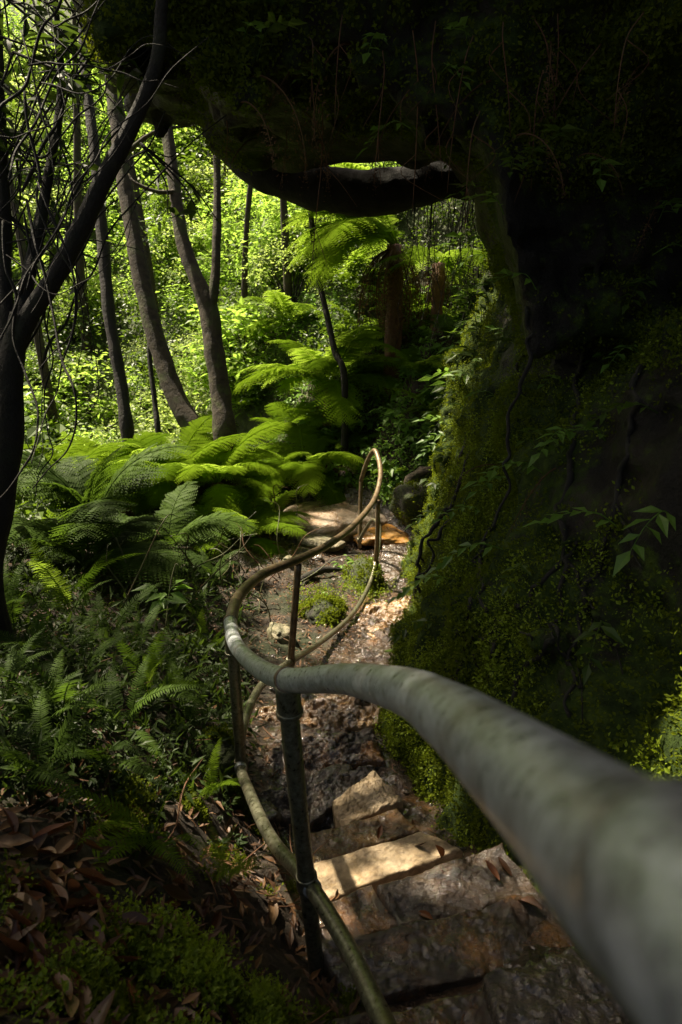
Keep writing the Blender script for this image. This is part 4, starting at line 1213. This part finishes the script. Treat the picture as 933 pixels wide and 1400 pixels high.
for k, (px, py, dep, nleaf, lab) in enumerate([(40, 40, 2.6, 26, 'dark leafy branch hanging in the top corner'), (95, 95, 3.0, 22, 'dark leafy branch just right of the top corner leaves'), (30, 150, 2.8, 16, 'leafy branch below the top corner among the vines'),
                                        (110, 20, 2.9, 20, 'leafy branch at the top edge left of the long bare limb'), (60, 260, 3.0, 10, 'sparse leafy branch among the vines in front of the bright slope'), 
                                        (225, 235, 3.2, 9, 'drooping leafy twig in front of the two big trunks'), (110, 330, 3.2, 8, 'few-leaved dark twig above the limb bend'),
                                        (15, 90, 2.7, 30, 'dense dark leaf spray at the left edge near the top'), (70, 15, 2.8, 22, 'dense dark leaf spray on the top edge left of centre limb'), (60, 120, 2.7, 22, 'hanging dark leaf spray under the top corner branch'),
                                        (20, 200, 2.8, 14, 'loose leaf spray on the upright stem at the left edge'), (45, 330, 2.9, 10, 'thin leaf spray beside the fork of the left edge tree')]):
    p = P(px, py, dep)
    root = empty('leafy_branch', p); tag(root, lab, 'branch')
    pr = []; P_, Fw, Up = [], [], []
    for j in range(3):
        e_ = np.array([rng.uniform(-.35, .35), rng.uniform(-.2, .2), rng.uniform(-.3, .1)])
        pts = [(-.1, 0, .12), e_ * .5 + np.array([0, 0, .05]), e_]
        pr.append(tube(pts, [.006, .004, .002], 5, 6)); cc = catmull(pts, 8)
        for q in range(nleaf // 3 + 1):
            P_.append(cc[rng.integers(4, len(cc))]); Fw.append(rng.normal(0, 1, 3) * np.array([1, 1, .4]) + np.array([0, 0, -.5])); Up.append(rng.normal(0, .5, 3) + np.array([0, 0, 1]))
    obj('twig', mesh_np('twig', *join(pr), M['bark_dark']), root)
    V, f = scatter(SLIM_V, LEAF_T, np.array(P_), np.array(Fw), np.array(Up), rng.uniform(.08, .15, len(P_)))
    obj('foliage', mesh_np('foliage', V, f, M['leaf_dark'], False), root)

# dry stems in the undergrowth of the left bank
for k in range(46):
    q = at_ground(rng.uniform(140, 390), rng.uniform(700, 860))
    if path_dist(q[0], q[1])[0] < .5: continue
    a_ = rng.uniform(0, 6.28); ln = rng.uniform(.35, .95); e_ = rng.uniform(.25, 1.2)
    d_ = np.array([math.cos(a_) * math.cos(e_), math.sin(a_) * math.cos(e_), math.sin(e_)])
    pts = [(0, 0, -.03), d_ * ln * .4 + rng.normal(0, .03, 3), d_ * ln * .75 + rng.normal(0, .05, 3), d_ * ln + np.array([0, 0, -.12 * ln])]
    V, f = tube(pts, [.006, .005, .004, .002], 5, 5)
    tag(obj('dry_stem', mesh_np('dry_stem', V, f, M['bark_red'] if k % 3 == 0 else M['stem']), loc=q), 'thin dry stem sticking up among the ferns left of the railing', 'stem', 'dry stems left of the railing')

# ------------------------------------------------------------------ rocks and wood by the path
def flat_rock(px, py, r, mat, lab, seed, dz=0.0, rz=0.0, name='rock', rough=.22):
    p = at_ground(px, py); o = boulder(name, p + np.array([0, 0, dz]), r, mat, lab, 'rock', seed, rough=rough)
    o.rotation_euler = (0, 0, rz)
    return o


flat_rock(452, 712, (.80, .58, .17), M['rock_sunny'], 'broad pale speckled rock slab lit at the end of the path', 1, .0, .5, rough=.16)
flat_rock(520, 728, (.36, .36, .08), M['rock_orange'], 'orange iron-stained rock beside the pale slab', 2, .0, .2)
flat_rock(430, 742, (.34, .2, .08), M['rock_mossy'], 'flat greenish rock left of the orange rock', 3, .0, -.3)
flat_rock(412, 722, (.26, .16, .07), M['rock_mossy'], 'flat lichened rock in front of the pale slab', 13, .02, .1)
flat_rock(497, 795, (.13, .28, .17), M['mossy_rock'], 'dark rounded rock by the foot of the tall far post', 4, .0, .3)
flat_rock(572, 700, (.30, .30, .26), M['mossy_rock'], 'mossy boulder where the path meets the cliff', 5, .1, .3)
flat_rock(440, 842, (.16, .13, .10), M['mossy_rock'], 'small mossy rock inside the bend of the railing', 6, .0, .9)
flat_rock(590, 668, (.16, .16, .13), M['mossy_rock'], 'small dark boulder under the mossy log', 15, .1, .9)
flat_rock(395, 770, (.06, .05, .05), M['rock_mossy'], 'small dark stone on the gravel flat', 7, .02, .9)
flat_rock(432, 765, (.07, .06, .05), M['step_grey'], 'grey stone beside the black stick', 8, .01, .2)
flat_rock(385, 870, (.09, .10, .09), M['rock_mossy'], 'rounded stone behind the rusty post', 9, .0, .2)
flat_rock(290, 1040, (.10, .08, .07), M['mossy_rock'], 'dark mossy stone left of the second post', 10, .0, .7)
flat_rock(360, 1120, (.07, .06, .05), M['step_grey'], 'grey stone between the two near posts', 11, .0, .5)
flat_rock(455, 1068, (.10, .06, .05), M['step_grey'], 'wet grey stone beyond the cream lump', 12, .0, .5)
p0, p1 = at_ground(405, 800), at_ground(470, 783)
V, f = tube([(0, 0, .03), (p1 - p0) * .5 + np.array([0, .05, .06]), p1 - p0 + np.array([0, 0, .03])], [.03, .035, .02], 10, 6, .3, 12)
tag(obj('stick', mesh_np('stick', V, f, M['bark_dark']), loc=p0), 'black wet stick lying across the gravel flat', 'stick')
p0 = P(548, 668, 8.3)
V, f = tube([P(a_, b_, c_) - p0 for a_, b_, c_ in [(548, 672, 8.3), (570, 650, 8.2), (605, 638, 8.0), (650, 628, 7.8), (690, 600, 7.5)]], [.05, .07, .06, .05, .04], 12, 8, .35, 8)
tag(obj('log', mesh_np('log', V, f, M['bark']), loc=p0), 'mossy log jutting from the cliff foot beyond the railing', 'log')
# ------------------------------------------------------------------ stuff: moss, litter, pebbles
def tri_areas(V, Q):
    a = V[Q[:, 1]] - V[Q[:, 0]]; b_ = V[Q[:, 3]] - V[Q[:, 0]]
    n_ = np.cross(a, b_); A = np.linalg.norm(n_, axis=1)
    return A, n_ / (A[:, None] + 1e-12)


def moss_on(name, V, Q, w, count, size, mat, label, jitter=.02, k=4, stick=.9):
    A, N = tri_areas(V, Q)
    pr = A * w; pr = pr / pr.sum()
    ix = rng.choice(len(Q), count, p=pr)
    u, v = rng.random(count)[:, None], rng.random(count)[:, None]
    q = Q[ix]
    pos = V[q[:, 0]] * (1 - u) * (1 - v) + V[q[:, 1]] * u * (1 - v) + V[q[:, 2]] * u * v + V[q[:, 3]] * (1 - u) * v
    n_ = N[ix]
    pos = np.repeat(pos, k, 0); n_ = np.repeat(n_, k, 0)
    pos = pos + rng.normal(0, jitter * .35, pos.shape) + n_ * rng.uniform(0, jitter, len(pos))[:, None]
    fw = rdir(len(pos)) + n_ * stick
    sz = np.repeat(size * rng.uniform(.5, 1.3, count), k) * rng.uniform(.7, 1.2, len(pos))
    V2, f2 = scatter(QUAD_V, QUAD_T, pos, fw, n_ + rng.normal(0, .4, pos.shape), sz)
    o = obj(name, mesh_np(name, V2, f2, mat, False))
    return tag(o, label, 'moss' if label else None, kind='stuff')


cen = Vc[Qc].mean(1); mk = mm_[Qc].mean(1)
dist = np.linalg.norm(cen, axis=1)
cx = np.abs(cen[:, 0] / np.maximum(cen[:, 1] * CP - cen[:, 2] * SP, .1))
clump = np.clip(fbm(cen, 2.3, 3) * .9 + .55, 0, 1) ** 1.5
vis = ((cen[:, 1] > .4) & (cx < .62) & (cen[:, 2] < 1.7)).astype(float)
vis = ((cen[:, 1] > .25) & (cx < .75) & (cen[:, 2] < 1.7)).astype(float)
w = vis * np.clip(mk - .22, 0, 1) * (clump + .12) / np.maximum(dist, .8) ** 1.7
w = w * ~((cen[:, 1] > 4.3) & (cen[:, 0] > -.6) & (cen[:, 0] < .75) & (cen[:, 2] > .4))
lo = cen[:, 2] < .35
moss_on('moss', Vc, Qc, w * lo, 120000, .017, M['moss'], 'dense green moss cushions clothing the lower cliff wall', .03, 4)
moss_on('moss', Vc, Qc, w * lo * np.clip((-.2 - cen[:, 2]) / .8, 0, 1) * np.clip(fbm(cen, 4.3, 2) + .2, 0, 1), 34000, .016, M['moss_bright'], 'moss tips coloured brighter to stand for light on the lower cliff wall', .04, 4)  # light on the lower wall painted in as brighter moss leaves
moss_on('moss', Vc, Qc, w * (~lo), 16000, .022, M['moss'], 'dark moss curtain on the face of the overhang', .03, 3, .3)

# near bank moss and litter
gc = Vg[quads].mean(1)
pdq = path_dist(gc[:, 0], gc[:, 1])
nearb = ((gc[:, 1] > .3) & (gc[:, 1] < 2.6) & (gc[:, 0] < .05) & (gc[:, 0] > -1.4)).astype(float) * np.clip((pdq - .3) / .12, 0, 1)
cl = np.clip(fbm(gc, 4.2, 3) * 1.2 + .25, 0, 1)
dn = np.exp(-((gc[:, 0] - G(290, 1370, -1.25)[0]) / .22) ** 2 - ((gc[:, 1] - G(290, 1370, -1.25)[1]) / .12) ** 2)
moss_on('moss', Vg, quads, nearb * np.clip(cl - .3, 0, 1) * np.clip(fbm(gc + 4, 12, 2) + .15, 0, 1) * (gc[:, 1] < 2.4) * np.clip((gc[:, 0] + .72) / .3, .02, 1), 9000, .013, M['moss'], 'dark moss on the shaded bank left of the steps', .025, 4)
moss_on('moss', Vg, quads, nearb * np.clip(fbm(gc, 11, 3) - .05, 0, 1) * dn, 5200, .012, M['moss_bright'], 'bright green clumps of moss at the bottom of the left bank', .035, 5)
mg = at_ground(500, 800); mg2 = at_ground(440, 830)
wq = np.exp(-((gc[:, 0] - mg[0]) ** 2 + ((gc[:, 1] - mg[1]) * .6) ** 2) / .03) + .7 * np.exp(-((gc[:, 0] - mg2[0]) ** 2 + ((gc[:, 1] - mg2[1]) * .6) ** 2) / .03)
moss_on('moss', Vg, quads, wq ** 1.5, 1300, .022, M['moss_bright'], 'yellow-green moss on the ground around the far posts', .05, 4)


def litter(name, pts, size, mat, label, tv=SLIM_V, kind='stuff', lift=.008):
    pts = np.array(pts); n = len(pts)
    fw = rdir(n); fw[:, 2] *= .35
    V2, f2 = scatter(tv, LEAF_T, pts + np.array([0, 0, lift]), fw, rng.normal(0, .35, (n, 3)) + np.array([0, 0, 1]), size * rng.uniform(.5, 1.3, n))
    return tag(obj(name, mesh_np(name, V2, f2, mat, False)), label, 'leaf litter', kind=kind)


def gpts(n, xr, yr, cond=None):
    x = rng.uniform(*xr, n); y = rng.uniform(*yr, n)
    if cond is not None:
        m_ = cond(x, y); x, y = x[m_], y[m_]
    return np.column_stack([x, y, gz(x, y)])


litter('leaf_litter', gpts(6000, (-3.2, 1.4), (.3, 11), lambda x, y: path_dist(x, y) > .32), .05, M['litter'], 'brown leaf litter scattered over the banks')
litter('leaf_litter', gpts(3400, (-1.8, .1), (.3, 2.4), lambda x, y: path_dist(x, y) > .36), .05, M['litter'], 'dead brown leaves and scraps covering the left bank')
litter('leaf_litter', gpts(2600, (-.9, .5), (3.2, 7.5), lambda x, y: path_dist(x, y) > .15), .035, M['litter'], 'small brown leaf scraps on the gravel flat')
litter('leaf_litter', gpts(700, (-.5, .8), (1.4, 4.2), lambda x, y: path_dist(x, y) < .45), .03, M['litter'], 'small dark leaf scraps on the wet path')
litter('leaf_litter', gpts(3500, (-.6, 1.6), (7.6, 11.5), lambda x, y: path_dist(x, y) > .4), .07, M['litter'], 'reddish leaf litter on the bank beyond the railing')
# pebbles
pp = gpts(1500, (-1.1, .7), (2.1, 8.0), lambda x, y: (path_dist(x, y) < .7) & (rng.random(len(x)) < .8))
OCT_V = np.array([(1, 0, 0), (0, 1, 0), (-1, 0, 0), (0, -1, 0), (0, 0, .6), (0, 0, -.6), (.75, .7, .15), (-.7, .75, .1), (-.75, -.7, .2), (.7, -.75, .1)], float)
OCT_T = np.array([(0, 6, 4), (6, 1, 4), (1, 7, 4), (7, 2, 4), (2, 8, 4), (8, 3, 4), (3, 9, 4), (9, 0, 4)])
n = len(pp); fw = rdir(n); fw[:, 2] *= .2
V2, f2 = scatter(OCT_V * .5, OCT_T, pp, fw, rng.normal(0, .2, (n, 3)) + np.array([0, 0, 1]), rng.uniform(.008, .04, n) ** 1.0)
tag(obj('gravel', mesh_np('gravel', V2, f2, M['step_grey'], True)), 'wet gravel and grit strewn over the path', 'gravel', kind='stuff')

# single fallen leaves large in view
def dead_leaf_mesh(seed):
    r_ = np.random.default_rng(seed)
    n_, m_ = 9, 5
    u = np.linspace(0, 1, n_); v = np.linspace(-1, 1, m_)
    wd = .17 * np.sin(np.pi * np.clip(u, .02, .98)) ** .8 + .004
    curl = r_.uniform(.2, 1.1); bend = r_.uniform(-.3, .45); tw = r_.uniform(-.5, .5)
    V_ = []
    for i_, a_ in enumerate(u):
        for b_ in v:
            x = b_ * wd[i_]; z = curl * wd[i_] * b_ * b_ + bend * (a_ - .5) ** 2 + tw * x * (a_ - .5) + r_.normal(0, .006)
            V_.append((x, a_ - .5, z))
    ix = np.arange(n_ * m_).reshape(n_, m_)
    f_ = np.stack([ix[:-1, :-1], ix[:-1, 1:], ix[1:, 1:], ix[1:, :-1]], -1).reshape(-1, 4)
    return mesh_np('fallen_leaf', np.array(V_), f_, None)


LM = []
for nm, c1, c2, c3 in (('tan_leaf', (.13, .065, .028), (.24, .14, .07), (.3, .2, .1)), ('russet_leaf', (.07, .022, .009), (.17, .06, .02), (.2, .07, .02)), ('dark_leaf', (.03, .014, .008), (.08, .035, .015), (.1, .05, .02))):
    mt = mat_leaf(nm, c1, c2, c3, .42, .08, island=False)
    for s_ in range(4):
        me = dead_leaf_mesh(s_ + 10 * len(LM)); me.materials.append(mt); LM.append(me)


def fleaf(p, nn, s, label, group=None, k=None):
    z = Vector(nn) + Vector(rng.normal(0, .35, 3)); q = z.to_track_quat('Z', 'Y') @ Matrix.Rotation(rng.uniform(0, 6.28), 3, 'Z').to_quaternion()
    o = obj('fallen_leaf', LM[rng.integers(len(LM)) if k is None else k], loc=np.array(p) + np.array(nn) * rng.uniform(.004, .03), rot=q.to_euler(), sc=s)
    return tag(o, label, 'fallen leaf', group)


for k in range(295):
    x0, y0 = (rng.normal(85, 85), rng.normal(1275, 75)) if k < 190 else (rng.uniform(0, 330), rng.uniform(1090, 1400))
    p, nn = hit(x0, y0, 'ground')
    if p is None or p[1] < .3: continue
    fleaf(p, nn, rng.choice([rng.uniform(.025, .05), rng.uniform(.045, .075), rng.uniform(.07, .10)]), 'curled brown dead leaf in the heap on the left bank', 'dead leaves heaped on the left bank')
for px, py, s, kk, lab in [(575, 1160, .06, 9, 'dark curled leaf standing on the pale sunlit tread'), (600, 1172, .08, 5, 'long reddish leaf along the edge of the pale sunlit tread'), (519, 1142, .06, 4, 'russet leaf on the narrow amber tread'), (582, 1258, .07, 4, 'wet russet leaf on the front of the rough block'),
                           (690, 1190, .07, 10, 'dark leaf against the mossy foot of the cliff by the steps'), (722, 1240, .09, 8, 'long black leaf on the broad wet tread beside the cliff'), (460, 1225, .05, 0, 'small tan leaf on the dark tread near the post'), (430, 1040, .05, 0, 'small yellowish leaf on the wet rock behind the post'),
                           (295, 960, .16, 1, 'long pale leaf lying left of the second post'), (672, 1200, .07, 6, 'reddish leaf under the near pipe beside the cliff'), (275, 1350, .1, 0, 'tan leaf standing in the bright moss'), (440, 1385, .1, 5, 'rust coloured leaf at the foot of the near post'), (150, 1330, .11, 6, 'orange-brown leaf lying across the moss')]:
    p, nn = hit(px, py, 'ground')
    r = Vector(ray(px, py))
    best = None
    for o in scene.objects:
        if o.name.startswith(('stone_step', 'flat_stone')):
            ok, loc, nor, ix = o.ray_cast(-o.location, r.normalized())
            if ok:
                l = np.array(loc + o.location)
                if best is None or np.linalg.norm(l) < np.linalg.norm(best): best = l
    if best is not None and (p is None or np.linalg.norm(best) < np.linalg.norm(p)): p, nn = best, np.array([0, 0, 1.0])
    fleaf(p, nn, s, lab, k=kk)

for o in list(scene.objects):
    if o.name.startswith('rock') and o.data.materials[0] == M['mossy_rock']:
        nv = len(o.data.vertices); V_ = np.empty(nv * 3, np.float32); o.data.vertices.foreach_get('co', V_); V_ = V_.reshape(-1, 3)
        Q_ = np.array([list(p_.vertices) for p_ in o.data.polygons if len(p_.vertices) == 4])
        A_, N_ = tri_areas(V_, Q_)
        wq = np.clip(N_[:, 2] + .55, 0, 1) * np.clip(fbm(V_[Q_].mean(1), 6, 2) + .45, 0, 1)
        ms = moss_on('moss', V_, Q_, wq, 900, .022, M['moss'], None, .03, 4)
        ms.parent = o

# broken twigs lying in the litter
pr = []
for p in gpts(420, (-1.9, .3), (.4, 6.5), lambda x, y: path_dist(x, y) > .2):
    a_ = rng.uniform(0, 6.28); l_ = rng.uniform(.04, .22)
    d_ = np.array([math.cos(a_), math.sin(a_), rng.uniform(-.1, .25)]) * l_
    pr.append(tube([p + np.array([0, 0, .008]), p + d_ * .5 + rng.normal(0, .012, 3) + np.array([0, 0, .015]), p + d_ + np.array([0, 0, .008])], [.003, .0026, .0014], 4, 3))
tag(obj('twig_litter', mesh_np('twig_litter', *join(pr), M['bark_red'])), 'broken twigs scattered through the leaf litter', 'twigs', kind='stuff')
# ------------------------------------------------------------------ camera, light, world
cam_d = bpy.data.cameras.new('camera'); cam = bpy.data.objects.new('camera', cam_d); COL.objects.link(cam)
cam_d.sensor_fit = 'VERTICAL'; cam_d.sensor_height = 36; cam_d.sensor_width = 24; cam_d.lens = 24
cam_d.clip_start = .01; cam_d.clip_end = 400
cam.location = (0, 0, 0); cam.rotation_euler = (math.radians(90) - PITCH, 0, 0)
cam_d.dof.use_dof = True; cam_d.dof.focus_distance = 3.2; cam_d.dof.aperture_fstop = 6.5
scene.camera = cam

SUN_EL, SUN_AZ = math.radians(57), math.radians(-52)   # azimuth from +Y towards +X
sd = Vector((math.sin(SUN_AZ) * math.cos(SUN_EL), math.cos(SUN_AZ) * math.cos(SUN_EL), math.sin(SUN_EL)))
sun_d = bpy.data.lights.new('sun', 'SUN'); sun = bpy.data.objects.new('sun', sun_d); COL.objects.link(sun)
sun_d.energy = 5.0; sun_d.angle = math.radians(.9); sun_d.color = (1, .95, .84)
sun.rotation_euler = sd.to_track_quat('Z', 'Y').to_euler(); sun.location = sd * 30
w = bpy.data.worlds.new('World'); scene.world = w; w.use_nodes = True
nt = w.node_tree; nt.nodes.clear()
sky = nt.nodes.new('ShaderNodeTexSky'); sky.sky_type = 'NISHITA'; sky.sun_disc = False
sky.dust_density = 4.0; sky.ozone_density = 0.3; sky.air_density = .8
sky.sun_elevation = SUN_EL; sky.sun_rotation = SUN_AZ
bg = nt.nodes.new('ShaderNodeBackground'); bg.inputs['Strength'].default_value = .05
wo = nt.nodes.new('ShaderNodeOutputWorld')
nt.links.new(sky.outputs[0], bg.inputs[0]); nt.links.new(bg.outputs[0], wo.inputs[0])
vs = scene.view_settings
vs.view_transform = 'Standard'; vs.look = 'None'; vs.exposure = 1.7; vs.gamma = 1.0; vs.use_curve_mapping = False
vs.use_white_balance = True; vs.white_balance_temperature = 7600; vs.white_balance_tint = 10
scene.render.engine = 'CYCLES'
cy = scene.cycles
cy.max_bounces = 8; cy.diffuse_bounces = 4; cy.glossy_bounces = 3; cy.transmission_bounces = 4; cy.transparent_max_bounces = 4
cy.caustics_reflective = False; cy.caustics_refractive = False; cy.sample_clamp_indirect = 4.0
cy.use_denoising = True
